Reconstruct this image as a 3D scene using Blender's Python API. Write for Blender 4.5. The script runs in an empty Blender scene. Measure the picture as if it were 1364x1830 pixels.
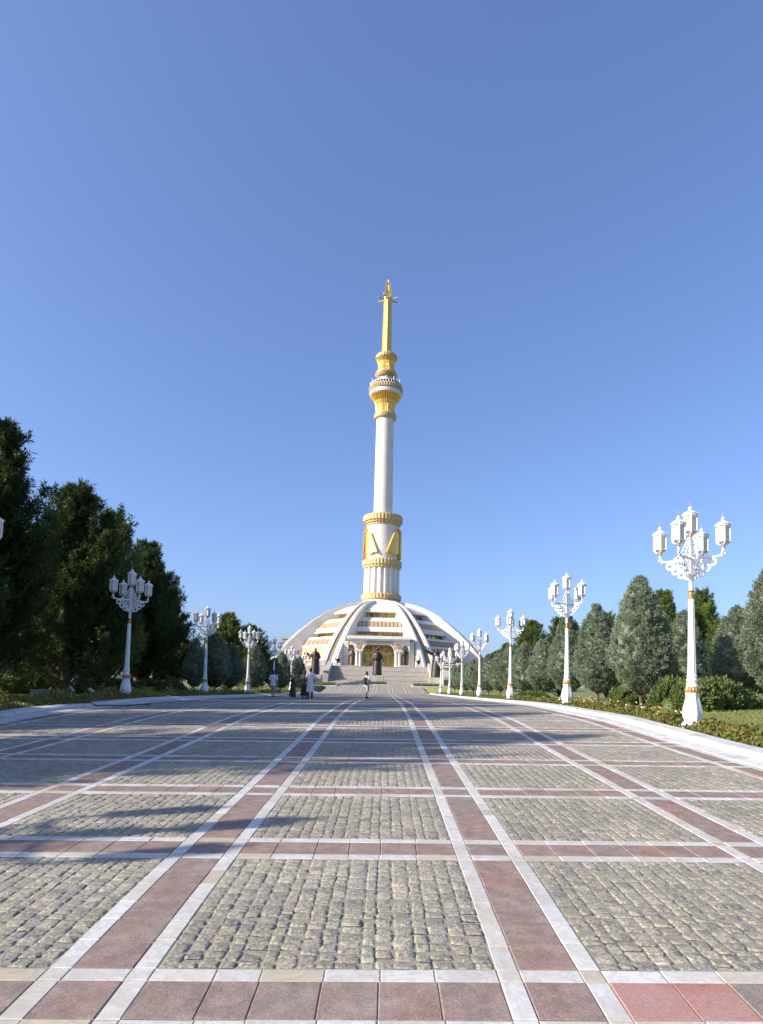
import bpy, bmesh, math, random
import numpy as np
from mathutils import Vector, Matrix
R = math.radians
random.seed(7)
rng = np.random.default_rng(7)
sc = bpy.context.scene
COL = sc.collection

# ------------------------------------------------------------------ camera, sky, sun, exposure
CZ = 1.7                                   # camera height in world z
F_PX, CXP, CYP, PIT, ROLL, YAW = 1101.0, 711.0, 1127.7, .0893, .0198, .0193   # in photo pixels (1364 x 1830)
cam_d = bpy.data.cameras.new('camera')
cam = bpy.data.objects.new('camera', cam_d); COL.objects.link(cam)
cam_d.sensor_fit = 'AUTO'; cam_d.sensor_width = 36.0
cam_d.lens = 36.0 * F_PX / 1830.0
cam_d.shift_x = -(CXP - 682.0) / 1830.0
cam_d.shift_y = (CYP - 915.0) / 1830.0
cam_d.clip_start = .05; cam_d.clip_end = 6000
_F = Vector((math.sin(YAW) * math.cos(PIT), math.cos(YAW) * math.cos(PIT), math.sin(PIT)))
_R0 = Vector((math.cos(YAW), -math.sin(YAW), 0)); _U0 = _R0.cross(_F)
_RC = _R0 * math.cos(ROLL) + _U0 * math.sin(ROLL)
_UC = -_R0 * math.sin(ROLL) + _U0 * math.cos(ROLL)
cam.matrix_world = Matrix(((_RC.x, _UC.x, -_F.x, 0), (_RC.y, _UC.y, -_F.y, 0), (_RC.z, _UC.z, -_F.z, CZ), (0, 0, 0, 1)))
sc.camera = cam

SUN_EL, SUN_A = R(26.3), R(19)               # the sun stands to the left, a little behind the camera
S = Vector((-math.cos(SUN_A) * math.cos(SUN_EL), -math.sin(SUN_A) * math.cos(SUN_EL), math.sin(SUN_EL)))
w = bpy.data.worlds.new('World'); sc.world = w; w.use_nodes = True
nt = w.node_tree; bg = nt.nodes['Background']
sky = nt.nodes.new('ShaderNodeTexSky'); sky.sky_type = 'NISHITA'; sky.sun_disc = False
sky.sun_elevation = SUN_EL; sky.sun_rotation = math.atan2(S.x, S.y)
sky.altitude = 300; sky.air_density = 1.0; sky.dust_density = 2.2; sky.ozone_density = 5.0
gm = nt.nodes.new('ShaderNodeGamma'); gm.inputs[1].default_value = .80
tn = nt.nodes.new('ShaderNodeMix'); tn.data_type = 'RGBA'; tn.blend_type = 'MULTIPLY'; tn.inputs[0].default_value = 1; tn.inputs[7].default_value = (.99, 1.04, 1.29, 1)
nt.links.new(sky.outputs[0], gm.inputs[0]); nt.links.new(gm.outputs[0], tn.inputs[6]); nt.links.new(tn.outputs[2], bg.inputs[0]); bg.inputs[1].default_value = .145
sun_d = bpy.data.lights.new('sun', 'SUN'); sun_d.energy = 4.9; sun_d.angle = R(.55); sun_d.color = (1, .905, .765)
sun = bpy.data.objects.new('sun', sun_d); COL.objects.link(sun)
sun.rotation_euler = (-S).to_track_quat('-Z', 'Y').to_euler(); sun.location = (0, 0, 50)
vs = sc.view_settings
vs.view_transform = 'Standard'; vs.look = 'None'; vs.exposure = 0.74; vs.gamma = 1.0
vs.use_curve_mapping = False
sc.cycles.max_bounces = 8; sc.cycles.transparent_max_bounces = 8

def at(px, py, Y):
    """photo pixel + distance -> world x, z of the point at world y = Y"""
    a, b = px - CXP, py - CYP
    c, s = math.cos(ROLL), math.sin(ROLL)
    u, v = a * c + b * s, -a * s + b * c
    d = _F * F_PX + _R0 * u - _U0 * v
    k = Y / d.y
    return d.x * k, d.z * k + CZ

# ------------------------------------------------------------------ ground profile
_kn = np.array([-30, 0, 4, 8, 12, 17, 26, 43, 86, 104, 400.])
_kz = np.array([-1.95, -1.80, -1.487, -1.310, -1.133, -.865, -.745, -.865, -1.09, .109, .109]) + CZ
_ty = np.arange(-30, 400, .25); _tz = np.interp(_ty, _kn, _kz)
_kk = np.exp(-.5 * (np.arange(-12, 13) * .25 / 1.0) ** 2); _kk /= _kk.sum()
_tz2 = np.convolve(np.pad(_tz, 12, mode='edge'), _kk, 'valid')
AX = -1.478                                # axis of the avenue (centre strip)
def gz(x, y):
    return np.interp(y, _ty, _tz2) + .006 * np.clip(np.asarray(x) - AX, -14, 14)
def slope(y):
    return math.atan2(float(gz(AX, y + .3) - gz(AX, y - .3)), .6)

# ------------------------------------------------------------------ helpers
def tag(o, label=None, cat=None, group=None, kind=None):
    if label: o['label'] = label
    if cat: o['category'] = cat
    if group: o['group'] = group
    if kind: o['kind'] = kind
    return o
def ob(name, me, mat=None, parent=None, loc=None, rot=None, scale=None):
    o = bpy.data.objects.new(name, me); COL.objects.link(o)
    if mat is not None and me is not None and not me.materials: me.materials.append(mat)
    if parent: o.parent = parent
    if loc is not None: o.location = loc
    if rot is not None: o.rotation_euler = rot
    if scale is not None: o.scale = scale
    return o
def empty(name, loc=(0, 0, 0), rz=0):
    o = bpy.data.objects.new(name, None); COL.objects.link(o); o.location = loc; o.rotation_euler = (0, 0, rz)
    o.empty_display_size = .2
    return o
def copy_tree(o, parent=None):
    c = o.copy(); COL.objects.link(c); c.parent = parent
    for ch in list(o.children): copy_tree(ch, c)
    return c
def npmesh(name, V, Fc, smooth=False):
    """V (n,3), Fc (m,k) all the same k"""
    V = np.asarray(V, np.float32).reshape(-1, 3); Fc = np.asarray(Fc, np.int32); k = Fc.shape[1]
    me = bpy.data.meshes.new(name)
    me.vertices.add(len(V)); me.vertices.foreach_set('co', V.ravel())
    me.loops.add(Fc.size); me.loops.foreach_set('vertex_index', Fc.ravel())
    me.polygons.add(len(Fc)); me.polygons.foreach_set('loop_start', np.arange(0, Fc.size, k, dtype=np.int32))
    me.update(calc_edges=True)
    if smooth: me.polygons.foreach_set('use_smooth', np.ones(len(Fc), bool))
    me.validate()
    return me
class MB:
    """collects pieces, builds ONE mesh"""
    def __init__(s): s.v = []; s.f = []
    def add(s, V, Fs):
        n = len(s.v); s.v += [tuple(p) for p in V]; s.f += [tuple(i + n for i in f) for f in Fs]; return s
    def box(s, x0, x1, y0, y1, z0, z1):
        return s.add([(x0, y0, z0), (x1, y0, z0), (x1, y1, z0), (x0, y1, z0), (x0, y0, z1), (x1, y0, z1), (x1, y1, z1), (x0, y1, z1)],
                     [(3, 2, 1, 0), (4, 5, 6, 7), (0, 1, 5, 4), (1, 2, 6, 5), (2, 3, 7, 6), (3, 0, 4, 7)])
    def prism(s, poly, axis_fn, d0, d1):
        n = len(poly)
        V = [axis_fn(p, d0) for p in poly] + [axis_fn(p, d1) for p in poly]
        Fs = [tuple(range(n))[::-1], tuple(range(n, 2 * n))] + [(i, (i + 1) % n, n + (i + 1) % n, n + i) for i in range(n)]
        return s.add(V, Fs)
    def lathe(s, prof, seg=24, rad=None, cx=0, cy=0):
        """prof [(r,z)]; rad(i,seg)->factor"""
        n = len(prof); V = []
        for r, z in prof:
            for i in range(seg):
                a = 2 * math.pi * i / seg; q = r * (rad(i) if rad else 1)
                V.append((cx + q * math.cos(a), cy + q * math.sin(a), z))
        Fs = [(j * seg + i, j * seg + (i + 1) % seg, (j + 1) * seg + (i + 1) % seg, (j + 1) * seg + i) for j in range(n - 1) for i in range(seg)]
        Fs += [tuple(range(seg))[::-1], tuple((n - 1) * seg + i for i in range(seg))]
        return s.add(V, Fs)
    def tube(s, pts, rads, seg=8, flat=1.0):
        pts = [Vector(p) for p in pts]; V = []
        if not hasattr(rads, '__len__'): rads = [rads] * len(pts)
        up = Vector((.13, .21, 1)).normalized()
        for i, p in enumerate(pts):
            t = (pts[min(i + 1, len(pts) - 1)] - pts[max(i - 1, 0)]).normalized()
            a = t.cross(up)
            if a.length < .1: a = t.cross(Vector((1, 0, 0)))
            a.normalize(); b = t.cross(a)
            for k in range(seg):
                q = 2 * math.pi * k / seg
                V.append(p + a * rads[i] * math.cos(q) + b * rads[i] * flat * math.sin(q))
        n = len(pts)
        Fs = [(j * seg + i, j * seg + (i + 1) % seg, (j + 1) * seg + (i + 1) % seg, (j + 1) * seg + i) for j in range(n - 1) for i in range(seg)]
        Fs += [tuple(range(seg))[::-1], tuple((n - 1) * seg + i for i in range(seg))]
        return s.add(V, Fs)
    def ring(s, c, ax1, ax2, r, t, seg=12, sub=5):
        c = Vector(c); a1 = Vector(ax1).normalized(); a2 = Vector(ax2).normalized(); a3 = a1.cross(a2); V = []
        for i in range(seg):
            q = 2 * math.pi * i / seg; d = a1 * math.cos(q) + a2 * math.sin(q)
            for k in range(sub):
                e = 2 * math.pi * k / sub
                V.append(c + d * (r + t * math.cos(e)) + a3 * t * math.sin(e))
        Fs = [(i * sub + k, ((i + 1) % seg) * sub + k, ((i + 1) % seg) * sub + (k + 1) % sub, i * sub + (k + 1) % sub) for i in range(seg) for k in range(sub)]
        return s.add(V, Fs)
    def ball(s, c, rx, ry=None, rz=None, seg=12, rings=8):
        ry = ry or rx; rz = rz or rx; V = []
        for j in range(rings + 1):
            th = math.pi * j / rings
            for i in range(seg):
                a = 2 * math.pi * i / seg
                V.append((c[0] + rx * math.sin(th) * math.cos(a), c[1] + ry * math.sin(th) * math.sin(a), c[2] - rz * math.cos(th)))
        Fs = [(j * seg + i, j * seg + (i + 1) % seg, (j + 1) * seg + (i + 1) % seg, (j + 1) * seg + i) for j in range(rings) for i in range(seg)]
        return s.add(V, Fs)
    def mesh(s, name, smooth=False, weld=True):
        me = bpy.data.meshes.new(name); me.from_pydata(s.v, [], s.f)
        bm = bmesh.new(); bm.from_mesh(me)
        if weld: bmesh.ops.remove_doubles(bm, verts=bm.verts, dist=1e-5)
        bmesh.ops.recalc_face_normals(bm, faces=bm.faces)
        if smooth:
            for f in bm.faces: f.smooth = True
            for e in bm.edges:
                if len(e.link_faces) == 2 and e.calc_face_angle(0) > R(38): e.smooth = False
        bm.to_mesh(me); bm.free()
        return me
    def build(s, name, mat, parent=None, smooth=False, loc=None, rot=None):
        return ob(name, s.mesh(name, smooth), mat, parent, loc, rot)

# ------------------------------------------------------------------ materials
def nodes(name):
    m = bpy.data.materials.new(name); m.use_nodes = True
    t = m.node_tree; b = t.nodes['Principled BSDF']
    return m, t, b
def N(t, kind, **kw):
    n = t.nodes.new(kind)
    for k, v in kw.items(): setattr(n, k, v)
    return n
def pos(t):
    return N(t, 'ShaderNodeNewGeometry').outputs['Position']
def noise(t, scale, detail=4, vec=None, rough=.55, dist=0):
    n = N(t, 'ShaderNodeTexNoise'); n.inputs['Scale'].default_value = scale; n.inputs['Detail'].default_value = detail
    n.inputs['Roughness'].default_value = rough; n.inputs['Distortion'].default_value = dist
    if vec is not None: t.links.new(vec, n.inputs['Vector'])
    return n.outputs[0]
def ramp(t, fac, stops):
    n = N(t, 'ShaderNodeValToRGB'); cr = n.color_ramp
    while len(cr.elements) < len(stops): cr.elements.new(.5)
    for e, (p, c) in zip(cr.elements, stops):
        e.position = p; e.color = (c[0], c[1], c[2], 1) if hasattr(c, '__len__') else (c, c, c, 1)
    t.links.new(fac, n.inputs[0]); return n.outputs[0]
def mix(t, fac, a, b, mode='MIX'):
    n = N(t, 'ShaderNodeMix', data_type='RGBA', blend_type=mode)
    for s, v in ((n.inputs[0], fac), (n.inputs[6], a), (n.inputs[7], b)):
        if hasattr(v, 'links'): t.links.new(v, s)
        elif hasattr(v, '__len__'): s.default_value = (v[0], v[1], v[2], 1)
        else: s.default_value = v
    return n.outputs[2]
def math_(t, op, a, b=None):
    n = N(t, 'ShaderNodeMath', operation=op)
    for s, v in ((n.inputs[0], a), (n.inputs[1], b)):
        if v is None: continue
        if hasattr(v, 'links'): t.links.new(v, s)
        else: s.default_value = v
    return n.outputs[0]
def bump(t, b, h, strength=.3, dist=.02, normal=None):
    n = N(t, 'ShaderNodeBump'); n.inputs['Strength'].default_value = strength; n.inputs['Distance'].default_value = dist
    t.links.new(h, n.inputs['Height'])
    if normal is not None: t.links.new(normal, n.inputs['Normal'])
    t.links.new(n.outputs[0], b.inputs['Normal']); return n.outputs[0]
def piece_rand(t):
    """a random number per object and per loose piece"""
    oi = N(t, 'ShaderNodeObjectInfo').outputs['Random']; ri = N(t, 'ShaderNodeNewGeometry').outputs['Random Per Island']
    return math_(t, 'FRACT', math_(t, 'ADD', oi, ri))
def simple(name, c1, c2=None, scale=3, rough=.6, metal=0, bmp=0, bdist=.02, detail=5, spec=None):
    m, t, b = nodes(name)
    p = pos(t); n = noise(t, scale, detail, p)
    c2 = c2 or tuple(x * .85 for x in c1)
    t.links.new(ramp(t, n, [(.32, c1), (.68, c2)]), b.inputs['Base Color'])
    b.inputs['Roughness'].default_value = rough; b.inputs['Metallic'].default_value = metal
    if spec is not None: b.inputs['Specular IOR Level'].default_value = spec
    if bmp: bump(t, b, noise(t, scale * 6, 4, p), bmp, bdist)
    return m

M = {}
def mats():
    # white marble slabs of the paving: faint grey veins, cream stains on some
    m, t, b = nodes('marble_slab'); p = pos(t); r = piece_rand(t)
    base = ramp(t, r, [(0, (.54, .52, .48)), (.55, (.645, .63, .595)), (.8, (.59, .56, .49)), (.93, (.50, .44, .33)), (1, (.46, .41, .32))])
    vein = ramp(t, noise(t, 5, 8, p, .62, 1.8), [(.42, 1), (.5, .78), (.56, 1)])
    dirt = ramp(t, noise(t, 2.6, 8, p, .65), [(.42, 0), (.72, .75)])
    c = mix(t, .8, base, vein, 'MULTIPLY'); c = mix(t, dirt, c, (.38, .34, .27))
    t.links.new(c, b.inputs['Base Color']); b.inputs['Roughness'].default_value = .55
    bump(t, b, noise(t, 60, 4, p), .12, .004); M['marble'] = m
    # red tiles with a worm-like relief
    m, t, b = nodes('red_tile'); p = pos(t); r = piece_rand(t)
    base = ramp(t, r, [(0, (.265, .20, .178)), (.3, (.305, .206, .17)), (.6, (.28, .212, .19)), (.85, (.335, .21, .166)), (1, (.25, .213, .194))])
    st = ramp(t, noise(t, 3.1, 6, p), [(.35, 0), (.7, .65)])
    c = mix(t, st, base, (.31, .265, .228))
    worm = noise(t, 38, 1, p, .5, 3.0)
    wr = ramp(t, worm, [(.40, .66), (.5, 1.35), (.60, .66)])
    c = mix(t, .75, c, wr, 'MULTIPLY')
    mo = ramp(t, noise(t, 9, 4, p, .6), [(.35, .78), (.65, 1.2)]); c = mix(t, .8, c, mo, 'MULTIPLY')
    t.links.new(c, b.inputs['Base Color']); b.inputs['Roughness'].default_value = .85; b.inputs['Specular IOR Level'].default_value = .12
    bump(t, b, wr, .35, .004); M['red'] = m
    m, t, b = nodes('pink_tile'); p = pos(t)
    st = ramp(t, noise(t, 2.4, 7, p, .6, .8), [(.32, (.33, .165, .14)), (.5, (.40, .21, .18)), (.72, (.38, .27, .245))])
    gr = ramp(t, noise(t, 70, 5, p, .75), [(.35, .72), (.65, 1.25)]); st = mix(t, .8, st, gr, 'MULTIPLY')
    t.links.new(st, b.inputs['Base Color']); b.inputs['Roughness'].default_value = .8; b.inputs['Specular IOR Level'].default_value = .15
    bump(t, b, noise(t, 90, 4, p), .4, .004); M['pink'] = m
    # split granite setts
    m, t, b = nodes('granite_sett'); p = pos(t); r = piece_rand(t)
    base = ramp(t, r, [(0, (.295, .268, .208)), (.2, (.345, .313, .24)), (.4, (.245, .232, .195)), (.6, (.32, .293, .226)), (.8, (.365, .328, .25)), (.9, (.22, .21, .183)), (1, (.28, .254, .204))])
    sp = ramp(t, noise(t, 60, 6, p, .8), [(.36, .30), (.5, 1.0), (.64, 1.85)])
    c = mix(t, .85, base, sp, 'MULTIPLY')
    sp2 = ramp(t, noise(t, 28, 3, p, .6, .5), [(.35, .7), (.65, 1.25)]); c = mix(t, .8, c, sp2, 'MULTIPLY')
    li = ramp(t, noise(t, 34, 4, p), [(.55, 0), (.68, .5)]); c = mix(t, li, c, (.40, .365, .295))
    big = ramp(t, noise(t, 1.3, 3, p), [(.3, .82), (.7, 1.1)]); c = mix(t, 1, c, big, 'MULTIPLY')
    t.links.new(c, b.inputs['Base Color']); b.inputs['Roughness'].default_value = .8
    b.inputs['Specular IOR Level'].default_value = .3
    h = math_(t, 'ADD', noise(t, 45, 6, p, .65), math_(t, 'MULTIPLY', noise(t, 14, 3, p), 1.2))
    bump(t, b, h, .7, .012); M['sett'] = m
    M['bed'] = simple('joint_sand', (.37, .33, .255), (.25, .225, .18), 30, .95, 0, .9, .012)
    M['dark_bed'] = simple('joint_mortar', (.10, .095, .09), (.06, .055, .05), 20, .9)
    # far paving: setts too small to pick apart
    m, t, b = nodes('far_setts'); p = pos(t)
    vo = N(t, 'ShaderNodeTexVoronoi', feature='DISTANCE_TO_EDGE'); vo.inputs['Scale'].default_value = 8
    t.links.new(p, vo.inputs['Vector'])
    n = noise(t, 7.5, 2, p); base = ramp(t, n, [(.3, (.245, .228, .19)), (.5, (.305, .28, .225)), (.7, (.365, .335, .262))])
    j = ramp(t, vo.outputs[0], [(0, .35), (.08, 1)]); c = mix(t, .8, base, j, 'MULTIPLY')
    t.links.new(c, b.inputs['Base Color']); b.inputs['Roughness'].default_value = .85
    bump(t, b, vo.outputs[0], .7, .03); M['far'] = m
    # painted kerb
    m, t, b = nodes('kerb_white'); p = pos(t)
    c = ramp(t, noise(t, 2.5, 8, p, .6), [(.3, (.44, .43, .405)), (.55, (.60, .59, .565)), (.8, (.50, .48, .44))])
    st = ramp(t, noise(t, 9, 6, p), [(.54, 0), (.75, .6)]); c = mix(t, st, c, (.34, .31, .26))
    t.links.new(c, b.inputs['Base Color']); b.inputs['Roughness'].default_value = .6
    bump(t, b, noise(t, 40, 4, p), .2, .006); M['kerb'] = m
    # grass ground
    m, t, b = nodes('lawn_ground'); p = pos(t)
    c = ramp(t, noise(t, .55, 7, p, .62), [(.3, (.12, .155, .04)), (.5, (.185, .205, .06)), (.7, (.24, .225, .085))])
    f = ramp(t, noise(t, 38, 5, p, .7), [(.3, .45), (.7, 1.35)]); c = mix(t, 1, c, f, 'MULTIPLY')
    t.links.new(c, b.inputs['Base Color']); b.inputs['Roughness'].default_value = .9
    bump(t, b, noise(t, 60, 5, p, .7), .9, .03); M['lawn'] = m
    M['soil'] = simple('bed_soil', (.13, .095, .06), (.07, .052, .035), 9, .95, 0, .8, .03)
    # foliage
    def leaf(name, cols, rough=.55, trans=.25, clump=None):
        m, t, b = nodes(name); r = piece_rand(t)
        oi = N(t, 'ShaderNodeObjectInfo').outputs['Random']
        c = ramp(t, r, [(i / (len(cols) - 1), k) for i, k in enumerate(cols)])
        big = ramp(t, noise(t, .8, 4, pos(t)), [(.3, .72), (.7, 1.25)]); c = mix(t, 1, c, big, 'MULTIPLY')
        if clump:
            cl = ramp(t, noise(t, clump, 3, pos(t), .6), [(.36, .70), (.62, 1.25)]); c = mix(t, 1, c, cl, 'MULTIPLY')
            br_ = ramp(t, noise(t, 1.1, 3, pos(t)), [(.62, 0), (.75, .55)]); c = mix(t, br_, c, (.15, .115, .075))
        v = ramp(t, oi, [(0, .85), (1, 1.15)]); c = mix(t, 1, c, v, 'MULTIPLY')
        t.links.new(c, b.inputs['Base Color']); b.inputs['Roughness'].default_value = rough; b.inputs['Specular IOR Level'].default_value = .25
        tr = N(t, 'ShaderNodeBsdfTranslucent'); t.links.new(c, tr.inputs[0])
        ms = N(t, 'ShaderNodeMixShader'); ms.inputs[0].default_value = trans
        t.links.new(b.outputs[0], ms.inputs[1]); t.links.new(tr.outputs[0], ms.inputs[2])
        t.links.new(ms.outputs[0], t.nodes['Material Output'].inputs[0]); return m
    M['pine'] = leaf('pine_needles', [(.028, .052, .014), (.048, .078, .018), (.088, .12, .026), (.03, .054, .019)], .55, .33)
    M['pine2'] = leaf('pine_needles_light', [(.085, .135, .03), (.125, .18, .04), (.175, .215, .055), (.095, .14, .04)])  # own tone of the right pines; on the left it carries sunlight
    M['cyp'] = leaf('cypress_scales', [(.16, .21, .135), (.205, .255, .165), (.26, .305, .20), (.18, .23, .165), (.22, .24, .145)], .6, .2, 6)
    M['cyp_shade'] = leaf('cypress_shaded', [(.032, .052, .036), (.045, .068, .045), (.06, .08, .05)], .6, .12, 7)  # cypress foliage with the shade of the left side put into its colour
    M['juni'] = leaf('juniper_sprays', [(.095, .145, .04), (.135, .185, .05), (.185, .22, .065), (.11, .16, .06)])
    M['rose'] = leaf('rose_leaves', [(.13, .18, .04), (.19, .23, .05), (.27, .26, .065), (.25, .17, .05), (.15, .20, .045)], .5, .35)
    M['blade'] = leaf('grass_blades', [(.12, .165, .04), (.19, .22, .06), (.26, .25, .09)], .6)
    m, t, b = nodes('petals'); r = piece_rand(t)
    c = ramp(t, r, [(0, (.75, .70, .58)), (.3, (.78, .45, .34)), (.5, (.72, .62, .40)), (.68, (.75, .30, .16)), (.82, (.80, .60, .08)), (1, (.62, .10, .07))])
    t.nodes['Color Ramp'].color_ramp.interpolation = 'CONSTANT'
    t.links.new(c, b.inputs['Base Color']); b.inputs['Roughness'].default_value = .6; M['petal'] = m
    M['bark'] = simple('bark', (.16, .125, .095), (.07, .052, .04), 14, .9, 0, .8, .03)
    # monument
    m, t, b = nodes('white_stone'); p = pos(t)
    c = ramp(t, noise(t, .35, 6, p), [(.3, (.68, .635, .555)), (.7, (.76, .725, .655))])
    br = N(t, 'ShaderNodeTexBrick'); br.inputs['Scale'].default_value = .5; br.inputs['Color1'].default_value = (1, 1, 1, 1); br.inputs['Color2'].default_value = (.94, .94, .93, 1)
    br.inputs['Mortar'].default_value = (.8, .8, .8, 1); br.inputs['Mortar Size'].default_value = .008
    cb = N(t, 'ShaderNodeCombineXYZ'); sp = N(t, 'ShaderNodeSeparateXYZ'); t.links.new(p, sp.inputs[0])
    t.links.new(math_(t, 'ADD', sp.outputs[0], sp.outputs[1]), cb.inputs[0]); t.links.new(sp.outputs[2], cb.inputs[1])
    t.links.new(cb.outputs[0], br.inputs['Vector'])
    c = mix(t, 1, c, br.outputs[0], 'MULTIPLY')
    t.links.new(c, b.inputs['Base Color']); b.inputs['Roughness'].default_value = .5; M['wstone'] = m
    M['grey_stone'] = simple('grey_stone', (.50, .46, .40), (.36, .33, .29), .8, .7, 0, .2, .02)
    M['step'] = simple('step_stone', (.46, .41, .345), (.36, .325, .28), 1.2, .75, 0, .2, .02)
    M['channel'] = simple('brown_channel', (.24, .185, .125), (.17, .13, .09), .6, .6)
    m, t, b = nodes('gold'); p = pos(t)
    t.links.new(ramp(t, noise(t, .9, 4, p), [(.3, (.78, .48, .11)), (.7, (.88, .58, .17))]), b.inputs['Base Color'])
    b.inputs['Metallic'].default_value = .8; b.inputs['Roughness'].default_value = .42; M['gold'] = m
    M['gold_stone'] = simple('gilded_stone', (.60, .43, .20), (.46, .31, .135), 1.5, .5, .15)
    M['slat'] = simple('gilded_slat', (.60, .44, .26), (.50, .35, .19), 2, .5, .2)
    m, t, b = nodes('bronze_glass'); p = pos(t)
    t.links.new(ramp(t, noise(t, .9, 3, p), [(.30, (.13, .08, .025)), (.45, (.34, .23, .07)), (.6, (.62, .44, .15))]), b.inputs['Base Color'])
    b.inputs['Metallic'].default_value = .5; b.inputs['Roughness'].default_value = .22; M['glass'] = m
    m, t, b = nodes('carved_ochre'); p = pos(t)
    wv = N(t, 'ShaderNodeTexVoronoi'); wv.inputs['Scale'].default_value = 3.2; t.links.new(p, wv.inputs['Vector'])
    t.links.new(ramp(t, wv.outputs[0], [(.1, (.50, .31, .17)), (.45, (.56, .38, .24)), (.7, (.42, .25, .14))]), b.inputs['Base Color'])
    b.inputs['Roughness'].default_value = .7; bump(t, b, wv.outputs[0], .5, .1); M['ochre'] = m
    M['carpet'] = simple('carpet_panel', (.36, .24, .15), (.25, .16, .10), 3, .7)
    M['medal'] = simple('medallion_orange', (.58, .38, .24), (.48, .29, .17), 4, .6)
    M['bronze'] = simple('dark_bronze', (.035, .030, .026), (.06, .05, .04), 3, .42, .6)
    M['bronze_l'] = simple('worn_bronze', (.20, .13, .08), (.10, .07, .045), 3, .45, .6)
    # lamps
    m, t, b = nodes('lamp_paint'); p = pos(t)
    t.links.new(ramp(t, noise(t, 7, 6, p), [(.3, (.74, .74, .73)), (.58, (.81, .81, .80)), (.78, (.56, .53, .48))]), b.inputs['Base Color'])
    b.inputs['Roughness'].default_value = .42; M['paint'] = m
    m, t, b = nodes('milk_glass')
    b.inputs['Base Color'].default_value = (.62, .585, .53, 1); b.inputs['Roughness'].default_value = .22
    b.inputs['Subsurface Weight'].default_value = .3; b.inputs['Subsurface Radius'].default_value = (.05, .05, .05); M['milk'] = m
    M['lgold'] = simple('lamp_gold', (.55, .31, .10), (.42, .22, .07), 12, .45, .35)
    # misc
    M['skin'] = simple('skin', (.42, .25, .17), (.38, .22, .15), 8, .6)
    M['hair'] = simple('hair', (.02, .016, .013), (.03, .024, .02), 30, .6)
    M['wcloth'] = simple('white_cotton', (.74, .74, .76), (.66, .66, .69), 9, .85, 0, .4, .01)
    M['beige'] = simple('beige_cotton', (.46, .38, .28), (.40, .33, .24), 9, .85)
    M['olive'] = simple('dark_olive_cloth', (.055, .065, .04), (.035, .042, .028), 7, .85)
    M['black'] = simple('black_cloth', (.02, .02, .024), (.035, .034, .04), 7, .8)
    M['brownp'] = simple('brown_trousers', (.09, .06, .05), (.06, .045, .04), 7, .85)
    M['rubber'] = simple('black_rubber', (.02, .02, .02), (.03, .03, .03), 5, .5)
    M['metal'] = simple('grey_metal', (.32, .32, .31), (.24, .24, .23), 6, .5, .2)
    M['fbuild'] = simple('far_concrete', (.46, .42, .38), (.40, .37, .34), .4, .8)
    M['dglass'] = simple('dark_glass', (.05, .06, .07), (.08, .09, .10), .5, .15)
    M['wallstone'] = simple('beige_wall', (.42, .37, .30), (.34, .30, .25), 1.5, .8)
mats()

# ------------------------------------------------------------------ terrain, plaza
L_, P_, Y0 = 2.4, 2.32, 3.196              # strip spacing across, along, first cross strip
SW, WW = .57, .122                         # strip width, white slab width
XS = [AX + k * L_ for k in range(-3, 4)]
XE0, XE1 = XS[0] - SW / 2, XS[-1] + SW / 2 # paving edges
KG, KK = .38, .50                          # gutter and kerb widths
XB0, XB1 = XE0 - KG - KK - .02, XE1 + KG + KK + .02
YF = 86.0

def ground():
    ys = np.concatenate([np.arange(-30, 8, 2), np.arange(8, 30, 1.), np.arange(30, 80, 4), np.arange(80, 110, 1.), np.array([112, 120, 140, 200, 300, 600, 1200, 3000.])])
    xs = np.array([-3000, -600, -120, -60, -30, -18, XB0 - .02, XB0 + .02, XB1 - .02, XB1 + .02, 18, 30, 60, 120, 600, 3000])
    V = []
    for y in ys:
        for x in xs:
            inside = XB0 < x < XB1
            z = float(gz(x, min(y, 399)))
            if inside: z -= .25
            else: z += .10
            if y > 300: z -= (y - 300) * .0004
            V.append((x, y, z))
    nx = len(xs)
    Fc = [(j * nx + i, j * nx + i + 1, (j + 1) * nx + i + 1, (j + 1) * nx + i) for j in range(len(ys) - 1) for i in range(nx - 1)]
    g = ob('ground', npmesh('ground', V, Fc), M['lawn']); tag(g, kind='structure')
    # planting-bed soil beside each kerb
    for nm, x0, x1 in (('soil', XB1, XB1 + 1.4), ('soil', XB0 - 2.2, XB0)):
        V = []; yy = np.arange(-4, 86, 1.)
        for y in yy:
            for x in (x0, x1): V.append((x, y, float(gz(x, y)) + .106))
        Fc = [(2 * j, 2 * j + 1, 2 * j + 3, 2 * j + 2) for j in range(len(yy) - 1)]
        tag(ob(nm, npmesh(nm, V, Fc), M['soil']), kind='structure')
ground()

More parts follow.
